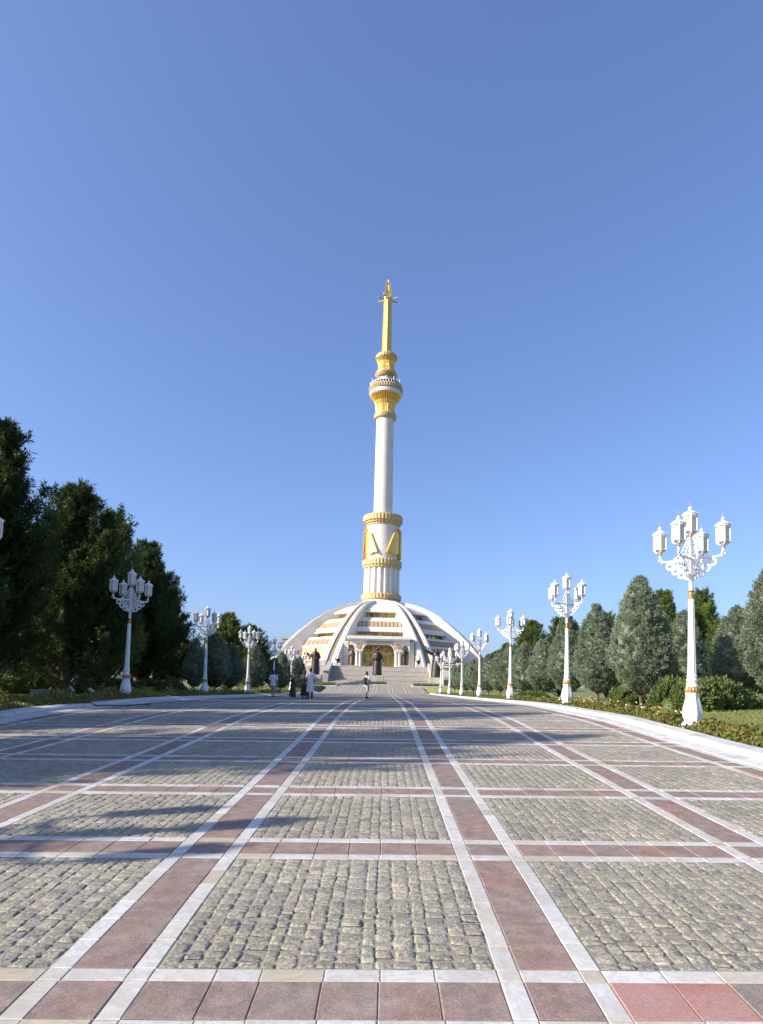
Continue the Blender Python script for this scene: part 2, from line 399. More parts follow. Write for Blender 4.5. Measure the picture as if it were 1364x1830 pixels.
YD = 20.4                                  # individual setts and tiles up to here
pave = None
def sheet(name, x0, x1, y0, y1, dz, mat, step=1., parent=None):
    yy = np.append(np.arange(y0, y1, step), y1); V = []
    for y in yy:
        for x in (x0, x1): V.append((x, y, float(gz(x, y)) + dz))
    Fc = [(2 * j, 2 * j + 1, 2 * j + 3, 2 * j + 2) for j in range(len(yy) - 1)]
    return npmesh(name, V, Fc)
def plaza():
    global pave
    pave = ob('pavement', sheet('pavement', XE0, XE1, -14, YD, -.0048, M['bed'], .5), M['bed']); tag(pave, kind='structure')
    far = ob('far_setts', sheet('far_setts', XE0, XE1, YD, 104.5, -.006, M['far'], .5), M['far'], pave); tag(far, kind='stuff')
    # ---------------- slabs and tiles: (cx, cy, half w, half l, kind)
    jobs = []
    def run(a0, a1, n, jit):
        b = [a0 + (a1 - a0) * i / n for i in range(n + 1)]
        return [b[0]] + [v + random.uniform(-jit, jit) for v in b[1:-1]] + [b[-1]]
    nrow = int((YD - Y0) / P_) + 1
    rows = [Y0 + j * P_ for j in range(-1, nrow)]
    for k, X in enumerate(XS):
        for j, Yr in enumerate(rows):
            # crossing: 3 x 3
            for (dx, wx) in ((-(SW - WW) / 2, WW), (0, SW - 2 * WW), ((SW - WW) / 2, WW)):
                for (dy, wy) in ((-(SW - WW) / 2, WW), (0, SW - 2 * WW), ((SW - WW) / 2, WW)):
                    kind = 'red_tile' if dx == 0 and dy == 0 else 'marble_slab'
                    jobs.append((X + dx, Yr + dy, wx / 2, wy / 2, kind))
            # along
            a0, a1 = Yr + SW / 2, Yr + P_ - SW / 2
            b = run(a0, a1, 6, .012)
            for i in range(6): jobs.append((X, (b[i] + b[i + 1]) / 2, SW / 2 - WW, (b[i + 1] - b[i]) / 2, 'red_tile'))
            for sx in (-1, 1):
                b2 = [b[0]] + [v + random.uniform(-.03, .03) for v in b[1:-1]] + [b[-1]]
                for i in range(6): jobs.append((X + sx * (SW - WW) / 2, (b2[i] + b2[i + 1]) / 2, WW / 2, (b2[i + 1] - b2[i]) / 2, 'marble_slab'))
            # across to the next strip
            if k < len(XS) - 1:
                a0, a1 = X + SW / 2, X + L_ - SW / 2
                b = run(a0, a1, 6, .035)
                for i in range(6): jobs.append(((b[i] + b[i + 1]) / 2, Yr, (b[i + 1] - b[i]) / 2, SW / 2 - WW, 'red_tile'))
                for sy in (-1, 1):
                    b2 = [b[0]] + [v + random.uniform(-.012, .012) for v in b[1:-1]] + [b[-1]]
                    for i in range(6): jobs.append(((b2[i] + b2[i + 1]) / 2, Yr + sy * (SW - WW) / 2, (b2[i + 1] - b2[i]) / 2, WW / 2, 'marble_slab'))
    # bevelled slab of unit half size
    def slab(hw, hl, g=.003, bv=.004, dep=.05):
        a, c = hw - g, hl - g
        V = [(-a, -c, -dep), (a, -c, -dep), (a, c, -dep), (-a, c, -dep), (-a, -c, -bv), (a, -c, -bv), (a, c, -bv), (-a, c, -bv),
             (-a + bv, -c + bv, 0), (a - bv, -c + bv, 0), (a - bv, c - bv, 0), (-a + bv, c - bv, 0)]
        Fs = [(0, 1, 5, 4), (1, 2, 6, 5), (2, 3, 7, 6), (3, 0, 4, 7), (4, 5, 9, 8), (5, 6, 10, 9), (6, 7, 11, 10), (7, 4, 8, 11), (8, 9, 10, 11)]
        return np.array(V), Fs
    cache = {}
    inframe = lambda x, y: y > 2.95 and -0.67 * y - .2 < x < .62 * y + .2
    for kind, mat in (('marble_slab', M['marble']), ('red_tile', M['red'])):
        js = sorted([j for j in jobs if j[4] == kind], key=lambda j: (not inframe(j[0], j[1]), j[1] + .25 * abs(j[0] + .2)))
        rest = MB()
        for i, (cx, cy, hw, hl, _) in enumerate(js):
            z = float(gz(cx, cy)) + random.uniform(-.0015, .0025)
            th = slope(cy)
            tx, ty = random.uniform(-.003, .003), random.uniform(-.003, .003)
            if i < 300:
                key = (kind, round(hw, 2), round(hl, 2))
                if key not in cache:
                    V, Fs = slab(key[1], key[2]); cache[key] = MB().add(V, Fs).mesh(kind)
                me = cache[key]
                if kind == 'red_tile' and abs(cy - Y0) < .1 and 1.15 < cx < 1.85:
                    V, Fs = slab(key[1], key[2]); me = MB().add(V, Fs).mesh(kind); me.materials.append(M['pink'])
                ob(kind, me, mat, pave, (cx + random.uniform(-.0015, .0015), cy + random.uniform(-.0015, .0015), z), (th + tx, ty, random.uniform(-.004, .004)), (hw / key[1], hl / key[2], 1))
            else:
                V, Fs = slab(hw, hl); V = V.copy()
                V[:, 2] += z + V[:, 1] * math.tan(th); V[:, 0] += cx; V[:, 1] += cy
                rest.add(V, Fs)
        tag(ob('marble_slab_field' if kind == 'marble_slab' else 'red_tile_field', rest.mesh(kind, weld=False), mat, pave), kind='stuff')
    # ---------------- setts
    variants = []
    def patch(n, seed):
        g = np.random.default_rng(seed)
        u = np.linspace(-1, 1, n); U, W = np.meshgrid(u, u)
        sq = 1 - .10 * (np.abs(U) ** 2) * (np.abs(W) ** 2)       # rounded corners
        X, Y = U * sq, W * sq
        U2 = np.sign(U) * np.abs(U) ** .34; W2 = np.sign(W) * np.abs(W) ** .34     # rings crowd towards the edge
        X, Y = U2 * sq, W2 * sq
        prof = (1 - np.abs(U2) ** 7) * (1 - np.abs(W2) ** 7)
        Z = -.0085 + .0085 * np.clip(prof, 0, 1) ** .6
        inner = prof > .02
        Z = Z + inner * g.uniform(-.0026, .0026, Z.shape)
        X = X + g.uniform(-.07, .07, X.shape); Y = Y + g.uniform(-.07, .07, Y.shape)
        X = X * (1 + .10 * g.uniform(-1, 1) * W); Y = Y * (1 + .12 * g.uniform(-1, 1) * U)      # never quite square
        V = np.stack([X, Y, Z], -1).reshape(-1, 3)
        Fs = np.array([(j * n + i, j * n + i + 1, (j + 1) * n + i + 1, (j + 1) * n + i) for j in range(n - 1) for i in range(n - 1)])
        return V, Fs
    P6 = [patch(6, 100 + i) for i in range(24)]; P4 = [patch(4, 300 + i) for i in range(24)]
    setts = []
    for k in range(len(XS) - 1):
        for Yr in rows:
            x0, x1 = XS[k] + SW / 2 + .004, XS[k + 1] - SW / 2 - .004
            y0, y1 = Yr + SW / 2 + .004, Yr + P_ - SW / 2 - .004
            nc = 17; cb = [x0 + (x1 - x0) * (i + (random.uniform(-.16, .16) if 0 < i < nc else 0)) / nc for i in range(nc + 1)]
            for i in range(nc):
                y = y0 - random.uniform(0, .05)
                while y < y1 - .03:
                    l = random.uniform(.074, .125)
                    e = min(y + l, y1)
                    if y1 - e < .05: e = y1
                    s = max(y, y0)
                    setts.append(((cb[i] + cb[i + 1]) / 2 + random.uniform(-.004, .004), (s + e) / 2, (cb[i + 1] - cb[i]) / 2 - random.uniform(-.002, .003), (e - s) / 2 - random.uniform(-.002, .003)))
                    y = e
    setts = [s for s in setts if s[1] < YD]
    setts.sort(key=lambda s: (not inframe(s[0], s[1]), s[1]))
    near, V2, F2, V3, F3 = setts[:300], [], [], [], []
    pm = [npmesh('sett', v, f, False) for v, f in P6]
    for (x, y, hw, hl) in near:
        i = random.randrange(24)
        ob('sett', pm[i], M['sett'], pave, (x, y, float(gz(x, y)) + random.uniform(-.003, .003)),
           (slope(y) + random.uniform(-.05, .05), random.uniform(-.06, .03), random.choice((0, math.pi)) + random.uniform(-.05, .05)), (hw, hl, 1))
    nv2 = nv3 = 0
    for (x, y, hw, hl) in setts[300:]:
        hi = y < 8.5
        v, f = (P6 if hi else P4)[random.randrange(24)]
        v = v * (hw, hl, 1); a = random.uniform(-.05, .05)
        q = v.copy(); q[:, 0] = v[:, 0] * math.cos(a) - v[:, 1] * math.sin(a); q[:, 1] = v[:, 0] * math.sin(a) + v[:, 1] * math.cos(a)
        q[:, 2] += q[:, 0] * random.uniform(-.04, .06) + q[:, 1] * (math.tan(slope(y)) + random.uniform(-.05, .05)) + float(gz(x, y)) + random.uniform(-.003, .003)
        q[:, 0] += x; q[:, 1] += y
        V2.append(q); F2.append(f + nv2); nv2 += len(q)
    me = npmesh('sett_field', np.concatenate(V2), np.concatenate([f for f in F2]), False)
    tag(ob('sett_field', me, M['sett'], pave), kind='stuff')
    # ---------------- strips beyond the individual tiles
    wh, rd = MB(), MB()
    def strip(b, x0, x1, y0, y1, dz, step=2.0):
        n = max(1, int((y1 - y0) / step)); V = []
        for i in range(n + 1):
            y = y0 + (y1 - y0) * i / n
            V += [(x0, y, float(gz(x0, y)) + dz), (x1, y, float(gz(x1, y)) + dz)]
        b.add(V, [(2 * i, 2 * i + 1, 2 * i + 3, 2 * i + 2) for i in range(n)])
    y0 = rows[-1] + P_ - SW / 2
    for X in XS:
        yend = 104.0
        strip(rd, X - SW / 2 + WW, X + SW / 2 - WW, y0, yend, .002, .5)
        for sx in (-1, 1):
            y = y0
            while y < yend:
                l = random.uniform(.28, .33); c = X + sx * (SW - WW) / 2; e = min(y + l, yend)
                strip(wh, c - WW / 2, c + WW / 2, y, e - .006, .006 + random.uniform(-.001, .001)); y = e
    for j in range(len(rows), 36):
        Yr = Y0 + (j - 1) * P_
        if Yr < y0: continue
        for k in range(len(XS) - 1):
            xa, xb = XS[k] + SW / 2, XS[k + 1] - SW / 2
            strip(rd, xa, xb, Yr - SW / 2 + WW, Yr + SW / 2 - WW, .002)
            for sy in (-1, 1):
                c = Yr + sy * (SW - WW) / 2
                for i in range(6): strip(wh, xa + (xb - xa) * i / 6, xa + (xb - xa) * (i + 1) / 6 - .006, c - WW / 2, c + WW / 2, .004)
    tag(ob('far_marble_strips', wh.mesh('far_marble_strips', weld=False), M['marble'], pave), kind='stuff')
    tag(ob('far_red_strips', rd.mesh('far_red_strips', weld=False), M['red'], pave), kind='stuff')
plaza()

def kerbs():
    for side in (1, -1):
        root = empty('kerb', (0, 0, 0)); tag(root, kind='structure')
        e = XE1 if side > 0 else XE0
        def sec(pts):
            b = MB(); n = len(pts); LN = 1.494
            V = [(side * x, -LN / 2 + .004, z) for x, z in pts] + [(side * x, LN / 2 - .004, z) for x, z in pts]
            b.add(V, [tuple(range(n)), tuple(range(2 * n - 1, n - 1, -1))] + [(i, (i + 1) % n, n + (i + 1) % n, n + i) for i in range(n)])
            return b.mesh('kerb_stone')
        g = sec([(0.004, -.2), (KG - .004, -.2), (KG - .004, .030), (KG - .02, .034), (.03, .012), (.004, .004)])
        k = sec([(KG + .022, -.2), (KG + KK, -.2), (KG + KK, .125), (KG + KK - .02, .135), (KG + .10, .128), (KG + .045, .112), (KG + .022, .080)])
        y = -5.0
        while y < YF:
            c = y + .75; rx = slope(c)
            ob('gutter_stone', g, M['kerb'], root, (e, c, float(gz(e, c)) + random.uniform(-.003, .003)), (rx, 0, 0))
            ob('kerb_stone', k, M['kerb'], root, (e, c, float(gz(e, c)) + random.uniform(-.004, .004)), (rx, 0, random.uniform(-.002, .002)))
            y += 1.5
kerbs()

# ------------------------------------------------------------------ street lamps
def make_lamp():
    root = empty('street_lamp')
    P, G = M['paint'], M['lgold']
    oct_ = lambda i: 1.0 if i % 3 else 1.05
    b = MB(); b.lathe([(.30, 0), (.30, .035), (.27, .05), (.235, .10), (.17, .17)], 24); pl = b.build('plinth', P, root, True)
    b = MB(); b.lathe([(.165, .16), (.205, .22), (.225, .32), (.218, .42), (.185, .56), (.155, .68), (.14, .76), (.15, .79), (.16, .805), (.16, .83)], 24, lambda i: 1.06 if i % 3 == 0 else .97)
    b.build('base', P, root, True)
    b = MB(); b.lathe([(.13, .83), (.155, .845), (.163, .90), (.155, .955), (.13, .97)], 32, lambda i: 1.03 if i % 2 else .95); b.build('gilded_band', G, root)
    b = MB(); b.lathe([(.13, .97), (.145, .985), (.125, 1.02), (.115, 1.10), (.13, 1.13), (.125, 1.16), (.105, 1.19), (.12, 1.22), (.115, 1.25), (.10, 1.27)], 24); b.build('moulding', P, root, True)
    b = MB(); b.lathe([(.098, 1.27), (.092, 1.6), (.068, 3.05), (.066, 3.08)], 24, lambda i: 1.0 if i % 2 else .90); b.build('shaft', P, root)
    b = MB(); b.lathe([(.06, 3.08), (.068, 3.11), (.05, 3.15), (.062, 3.19), (.05, 3.24), (.08, 3.275), (.08, 3.285), (.05, 3.30)], 20); b.build('capital', G, root, True)
    b = MB(); b.lathe([(.05, 3.30), (.046, 3.6), (.038, 4.3), (.03, 4.62)], 14); b.build('pole', P, root, True)
    # arms with their ring-work brackets
    arm = MB(); arm.tube([(.03, 0, 4.07), (.35, 0, 4.06), (.58, 0, 4.05), (.66, 0, 4.06), (.71, 0, 4.10), (.735, 0, 4.16), (.74, 0, 4.25)], [.026, .026, .027, .028, .03, .034, .03], 8)
    arm.ball((.70, 0, 4.07), .035, .03, .045, 8, 5); arm.ball((.775, 0, 4.10), .018, .018, .03, 6, 4)
    armm = arm.mesh('arm', True)
    br = MB()
    X, Z = (1, 0, 0), (0, 0, 1)
    for (x, z, r) in ((.50, 3.93, .085), (.365, 3.80, .083), (.225, 3.69, .083), (.095, 3.63, .06)):
        br.ring((x, 0, z), X, Z, r, .019, 14, 5); br.ring((x, 0, z), X, Z, r * .6, .007, 10, 4)
    for (x, z, r) in ((.36, 3.98, .05), (.245, 3.865, .055), (.25, 3.985, .055), (.12, 3.79, .055), (.125, 3.91, .055), (.135, 4.015, .045),
                      (.30, 4.115, .045), (.20, 4.14, .055), (.095, 4.15, .05), (.17, 4.25, .05), (.08, 4.28, .045), (.085, 4.40, .045), (.06, 4.50, .035)):
        br.ring((x, 0, z), X, Z, r, .008, 10, 4)
    br.tube([(.42, 0, 4.08), (.30, 0, 4.17), (.20, 0, 4.29), (.12, 0, 4.45), (.05, 0, 4.60)], .012, 5)
    br.tube([(.06, 0, 3.60), (.20, 0, 3.80), (.33, 0, 3.93), (.45, 0, 4.04)], .012, 5)
    brm = br.mesh('ring_bracket', True)
    # lantern, base at z = 0
    lm = {}
    b = MB(); b.lathe([(.03, 0), (.045, .015), (.03, .05), (.03, .07)], 12); lm['collar'] = (b.mesh('collar', True), G)
    b = MB(); b.lathe([(.03, .065), (.05, .085), (.085, .115), (.10, .15)], 12); lm['cup'] = (b.mesh('cup', True), M['milk'])
    b = MB(); b.lathe([(.128, .15), (.132, .17), (.132, .52), (.128, .54)], 6); lm['glass'] = (b.mesh('glass'), M['milk'])
    b = MB()
    for i in range(6):
        a = math.pi * i / 3; c, s_ = math.cos(a), math.sin(a)
        b.tube([(.045 * c, .045 * s_, .075), (.12 * c, .12 * s_, .095), (.145 * c, .145 * s_, .16), (.145 * c, .145 * s_, .54), (.178 * c, .178 * s_, .60)], .015, 5)
    b.lathe([(.150, .140), (.150, .165), (.12, .165), (.12, .14)], 6); b.lathe([(.142, .50), (.142, .55), (.12, .55), (.12, .50)], 6); lm['cage'] = (b.mesh('cage'), P)
    b = MB(); b.lathe([(.12, .53), (.165, .535), (.165, .575), (.172, .585), (.145, .61), (.105, .64), (.065, .67), (.038, .685), (.03, .705), (.05, .73), (.035, .755), (.014, .775), (.012, .79)], 18); lm['roof'] = (b.mesh('roof', True), P)
    b = MB(); b.tube([(0, 0, .78), (0, 0, .86), (0, 0, .92)], [.006, .005, .002], 5); b.ball((0, 0, .81), .013); lm['finial'] = (b.mesh('finial'), G)
    def lantern(x, y, z, s=1.0):
        me, mt = lm['roof']; l = ob('lantern', lm['cage'][0], P, root, (x, y, z), None, (s * 1.1, s * 1.1, s))
        for k in ('collar', 'cup', 'glass', 'roof', 'finial'): ob(k, lm[k][0], lm[k][1], l)
    for i in range(4):
        a = math.pi / 2 * i
        ao = ob('arm', armm, P, root, None, (0, 0, a)); ob('ring_bracket', brm, P, ao)
        lantern(.74 * math.cos(a), .74 * math.sin(a), 4.24, .94)
    lantern(0, 0, 4.60, .98)
    return root
ORD = ['nearest', 'second', 'third', 'fourth', 'fifth', 'sixth', 'seventh', 'eighth', 'ninth', 'tenth', 'eleventh', 'twelfth', 'thirteenth', 'fourteenth']
lampR = [14.58, 24.66, 35.9, 47.5, 58.4, 69.5, 80.6]
lampL = [3.1, 14.6, 25.6, 36.7, 48.1, 59.2, 70.2, 81]
rotR = [-46.6, -54.5, -16, 33, 45, 0, 30]; rotL = [15, 20, 48, 46, 40, 60, 30, 20]
XLR, XLL = 7.31, -10.62
l0 = make_lamp(); first = True
for i, y in enumerate(lampR):
    o = l0 if first else copy_tree(l0); first = False
    o.location = (XLR, y, float(gz(XLR, y)) + .09); o.rotation_euler = (R(random.uniform(-.5, .5)), R(random.uniform(-.5, .5)), R(rotR[i]))
    lab = 'tall white five-lantern lamp nearest the camera, by the right kerb among roses' if i == 0 else ORD[i] + ' white five-lantern lamp from the camera along the right kerb'
    tag(o, lab, 'street lamp', 'five-lantern lamps lining the avenue')
for i, y in enumerate(lampL):
    o = copy_tree(l0); o.location = (XLL + (.40 if i == 1 else 0), y, float(gz(XLL, y)) + .09); o.rotation_euler = (0, 0, R(rotL[i]))
    lab = ['white lamp left of the camera, only its shadow on the setts', 'white lamp cut by the left edge, one lantern peeking in', 'white five-lantern lamp before the dark pines, largest whole one on the left'][i] if i < 3 else ORD[i - 2] + ' whole white five-lantern lamp along the left kerb'
    tag(o, lab, 'street lamp', 'five-lantern lamps lining the avenue')

# ------------------------------------------------------------------ monument
YT = 170.0
XT = at(678.8, 1190, YT)[0]
ZP = at(682, 1192, 121.5)[1]               # level of the platform
ZT = ZP
mon = empty('monument', (XT, YT, ZT))
tag(mon, 'tall white and gold tower rising from a ribbed white dome', 'monument')
def tzp(py):
    px = 679 + (1072 - py) * .0177
    return at(px, py, YT)[1] - ZT
def twp(hw, py):
    z = tzp(py) + ZT - CZ
    return hw * (YT * math.cos(PIT) + z * math.sin(PIT)) / F_PX
def tower():
    def rev(name, prof, mat, seg=48, rad=None, smooth=True):
        b = MB(); b.lathe([(twp(h, y), tzp(y)) for h, y in prof], seg, rad); return b.build(name, mat, mon, smooth)
    W, G, GS = M['wstone'], M['gold'], M['gold_stone']
    tooth = lambda i: 1.0 if i % 4 < 2 else .982
    rev('lower_ring', [(30, 1076), (35.5, 1073), (36, 1066), (34, 1064), (31, 1063)], GS, 144, tooth, False)
    flute = lambda i: 1.0 if i % 6 < 3 else .90
    rev('fluted_drum', [(32, 1063.5), (32, 1060), (31.5, 1017)], W, 108, flute, False)
    rev('middle_ring', [(30, 1019), (33, 1018), (34, 1014), (35.5, 1013), (35.5, 1006), (34, 1003.5), (28, 1003)], GS, 144, tooth, False)
    dr = rev('emblem_drum', [(28.8, 1004), (28.5, 942)], W, 64)
    rev('upper_ring', [(28, 944), (30, 942), (30.5, 939), (32.5, 938.5), (33, 935.5), (35.2, 935), (35.8, 927), (34.5, 924.5), (17, 924)], GS, 144, tooth, False)
    rev('shaft', [(17, 925), (16.4, 850), (15.6, 748)], W, 64)
    rev('collar', [(15.5, 751), (19, 750), (20.3, 747), (20, 743), (17.5, 740.5), (16, 740)], GS, 64)
    fl = lambda i: 1.0 if i % 3 else .94
    rev('flared_capital', [(16.5, 741), (16.8, 733), (17.6, 727), (20, 720), (24, 714.5), (27, 711), (27.5, 709)], G, 108, fl, False)
    rev('balcony', [(26, 711), (28.5, 709.5), (29, 705), (28, 703), (28.3, 701), (28.6, 694), (27.5, 693.5), (27.3, 697), (14, 697)], W, 64)
    rl = MB()
    for i in range(36):
        a = 2 * math.pi * i / 36; r = twp(27.8, 693); z0, z1 = tzp(694.5), tzp(690 if i % 3 else 684)
        rl.tube([(r * math.cos(a), r * math.sin(a), z0), (r * math.cos(a), r * math.sin(a), z1)], .12, 5)
    rl.lathe([(twp(28.1, 690), tzp(690.6)), (twp(28.1, 690), tzp(689.6)), (twp(27.5, 690), tzp(689.6)), (twp(27.5, 690), tzp(690.6))], 48)
    rl.build('railing', M['paint'], mon)
    bl = MB()
    for i in range(40):
        a = 2 * math.pi * (i + .5) / 40; r = twp(28.65, 698); t = .35
        c, s = math.cos(a), math.sin(a)
        bl.tube([(r * c, r * s, tzp(702)), (r * c, r * s, tzp(695))], .32, 5)
    bl.build('gilded_balusters', GS, mon)
    rev('upper_drum', [(14.5, 698), (14, 690), (13.8, 672)], W, 48)
    rev('lower_crown_ring', [(13.5, 677), (17, 676.5), (19.5, 673), (20, 670.5), (18.5, 668), (15, 667)], GS, 64)
    rev('gilded_waist', [(16, 668), (16.5, 664), (14.5, 660), (14, 655), (15, 650), (17.5, 645), (19, 642)], G, 108, fl, False)
    rev('upper_crown_ring', [(17, 645), (19.3, 643), (19.5, 639), (18, 636.5), (16, 636), (8, 636)], GS, 96, tooth, False)
    rev('spire', [(9.2, 638), (9, 630), (7.2, 540), (7.6, 537)], G, 8, None, False)
    rev('spire_collar', [(6.5, 539), (7.6, 537.5), (8, 534), (6, 532.5)], G, 16)
    # star of bars round the collar
    zc = tzp(536)
    for i in range(8):
        a = R(22.5 + 45 * i)
        MB().tube([(twp(6, 536) * math.cos(a), twp(6, 536) * math.sin(a), zc), (twp(19, 536) * math.cos(a), twp(19, 536) * math.sin(a), zc + .1)], [.2, .2], 6).build('star_arm', GS, mon)
    # split blade at the very top
    for s in (-1, 1):
        b = MB(); z = [tzp(534), tzp(522), tzp(508), tzp(504)]
        wv = [twp(5.5, 520), twp(6, 520), twp(4.6, 510), twp(1.5, 505)]
        for j in range(3):
            b.add([(s * wv[j], -.5, z[j]), (s * wv[j] * .55, -.5, z[j]), (s * wv[j] * .55, .5, z[j]), (s * wv[j], .5, z[j]),
                   (s * wv[j + 1], -.5, z[j + 1]), (s * wv[j + 1] * .55, -.5, z[j + 1]), (s * wv[j + 1] * .55, .5, z[j + 1]), (s * wv[j + 1], .5, z[j + 1])],
                  [(0, 1, 2, 3), (4, 5, 6, 7), (0, 1, 5, 4), (1, 2, 6, 5), (2, 3, 7, 6), (3, 0, 4, 7)])
        b.build('spire_blade', G, mon)
    MB().box(-.45, .45, -.35, .35, tzp(534), tzp(519)).build('spire_core', G, mon)
    MB().tube([(0, 0, tzp(519)), (0, 0, tzp(499))], [.35, .05], 6).build('finial', G, mon)
    # golden eagles on the drum: raised wings, body and heads as relief
    RD = twp(28.7, 975)
    y = lambda py: tzp(py)
    def relief(poly, a0, d, name, parent, mirror=1):
        b = MB()
        # poly in (degrees, photo row)
        fn = lambda p, r: ((RD + r) * math.sin(R(a0 + mirror * p[0])), -(RD + r) * math.cos(R(a0 + mirror * p[0])), y(p[1]))
        n = len(poly); b.prism(poly, fn, -.05, d); return b.build(name, M['gold'], parent)
    for a0 in (-80, 80):
        em = relief([(-4, 952), (4, 952), (8, 962), (9, 980), (6, 992), (3, 1000), (-3, 1000), (-6, 992), (-9, 980), (-8, 962)], a0, .9, 'eagle_body', mon)
        for mr in (-1, 1):
            for k in range(6):      # feathers of the raised wing, side by side
                t0, t1 = k / 6, (k + 1) / 6
                top = lambda t: (9 + 31 * t, 960 - 5 * math.sin(t * 2.6)); bot = lambda t: (12 + 53 * t, 994 - 2 * math.sin(t * 9) - .5 * t)
                relief([top(t0), top(t1 + .03), bot(t1), ((bot(t0)[0] + bot(t1)[0]) / 2, bot(t1)[1] + 1.2), bot(t0)], a0, .5 + .05 * k, 'wing_feather', em, mr)
            relief([(2, 953), (7, 951), (11, 947), (15, 948.5), (12, 952), (8, 956), (3, 956)], a0, .7, 'eagle_head', em, mr)
            relief([(4, 990), (10, 996), (14, 1000), (9, 1000.5), (5, 997)], a0, .6, 'eagle_talon', em, mr)
tower()

# dome: eight sectors between eight ribs; local frame of a sector: outward -y, tangent x
ZR = ZT - CZ                               # platform above the camera
def zl(z): return z - ZR                   # z above the camera -> monument z
RIB = [(r * (1.035 if r > 10 else 1.02), z) for r, z in ((30.2, 3.7), (29.3, 5.2), (27.5, 8.0), (25.0, 11.0), (22.0, 14.0), (19.0, 16.6), (16.6, 18.4), (14.2, 19.9), (11.8, 21.1), (9.5, 21.95), (7.4, 22.5), (5.2, 22.9))]
def ribs():
    def sweep(o0, o1, dout, din):
        """beam between tangential offsets, between two radial offsets from the rib curve"""
        b = MB(); V = []
        n = len(RIB)
        for i, (r, z) in enumerate(RIB):
            p0, p1 = RIB[max(i - 1, 0)], RIB[min(i + 1, n - 1)]
            tx, tz = p1[0] - p0[0], p1[1] - p0[1]; ln = math.hypot(tx, tz); nx, nz = tz / ln, -tx / ln
            k = .34 + .66 * (r - 5.2) / 25.0
            for (o, d) in ((o0, dout), (o1, dout), (o1, din), (o0, din)):
                V.append((o * k, -(r + nx * d * k), zl(z + nz * d * k)))
        Fs = [(4 * i + a, 4 * i + (a + 1) % 4, 4 * i + 4 + (a + 1) % 4, 4 * i + 4 + a) for i in range(n - 1) for a in range(4)]
        Fs += [(0, 1, 2, 3), tuple(4 * n - 4 + a for a in range(4))]
        return b.add(V, Fs)
    core = sweep(-2.0, 2.0, -.55, -5.2).mesh('rib')
    bl = sweep(-2.05, -.72, 0, -1.2).mesh('beam'); brr = sweep(.72, 2.05, 0, -1.2).mesh('beam')
    bl2 = sweep(-1.6, -1.2, .16, -.2).mesh('moulding'); br2 = sweep(1.2, 1.6, .16, -.2).mesh('moulding')
    ch = sweep(-.72, .72, -.40, -.9).mesh('channel')
    for i in range(8):
        o = ob('rib', core, M['wstone'], mon, None, (0, 0, R(22.5 + 45 * i)))
        for me, mt in ((bl, M['wstone']), (brr, M['wstone']), (bl2, M['wstone']), (br2, M['wstone']), (ch, M['channel'])):
            ob(me.name.split('.')[0], me, mt, o)
ribs()
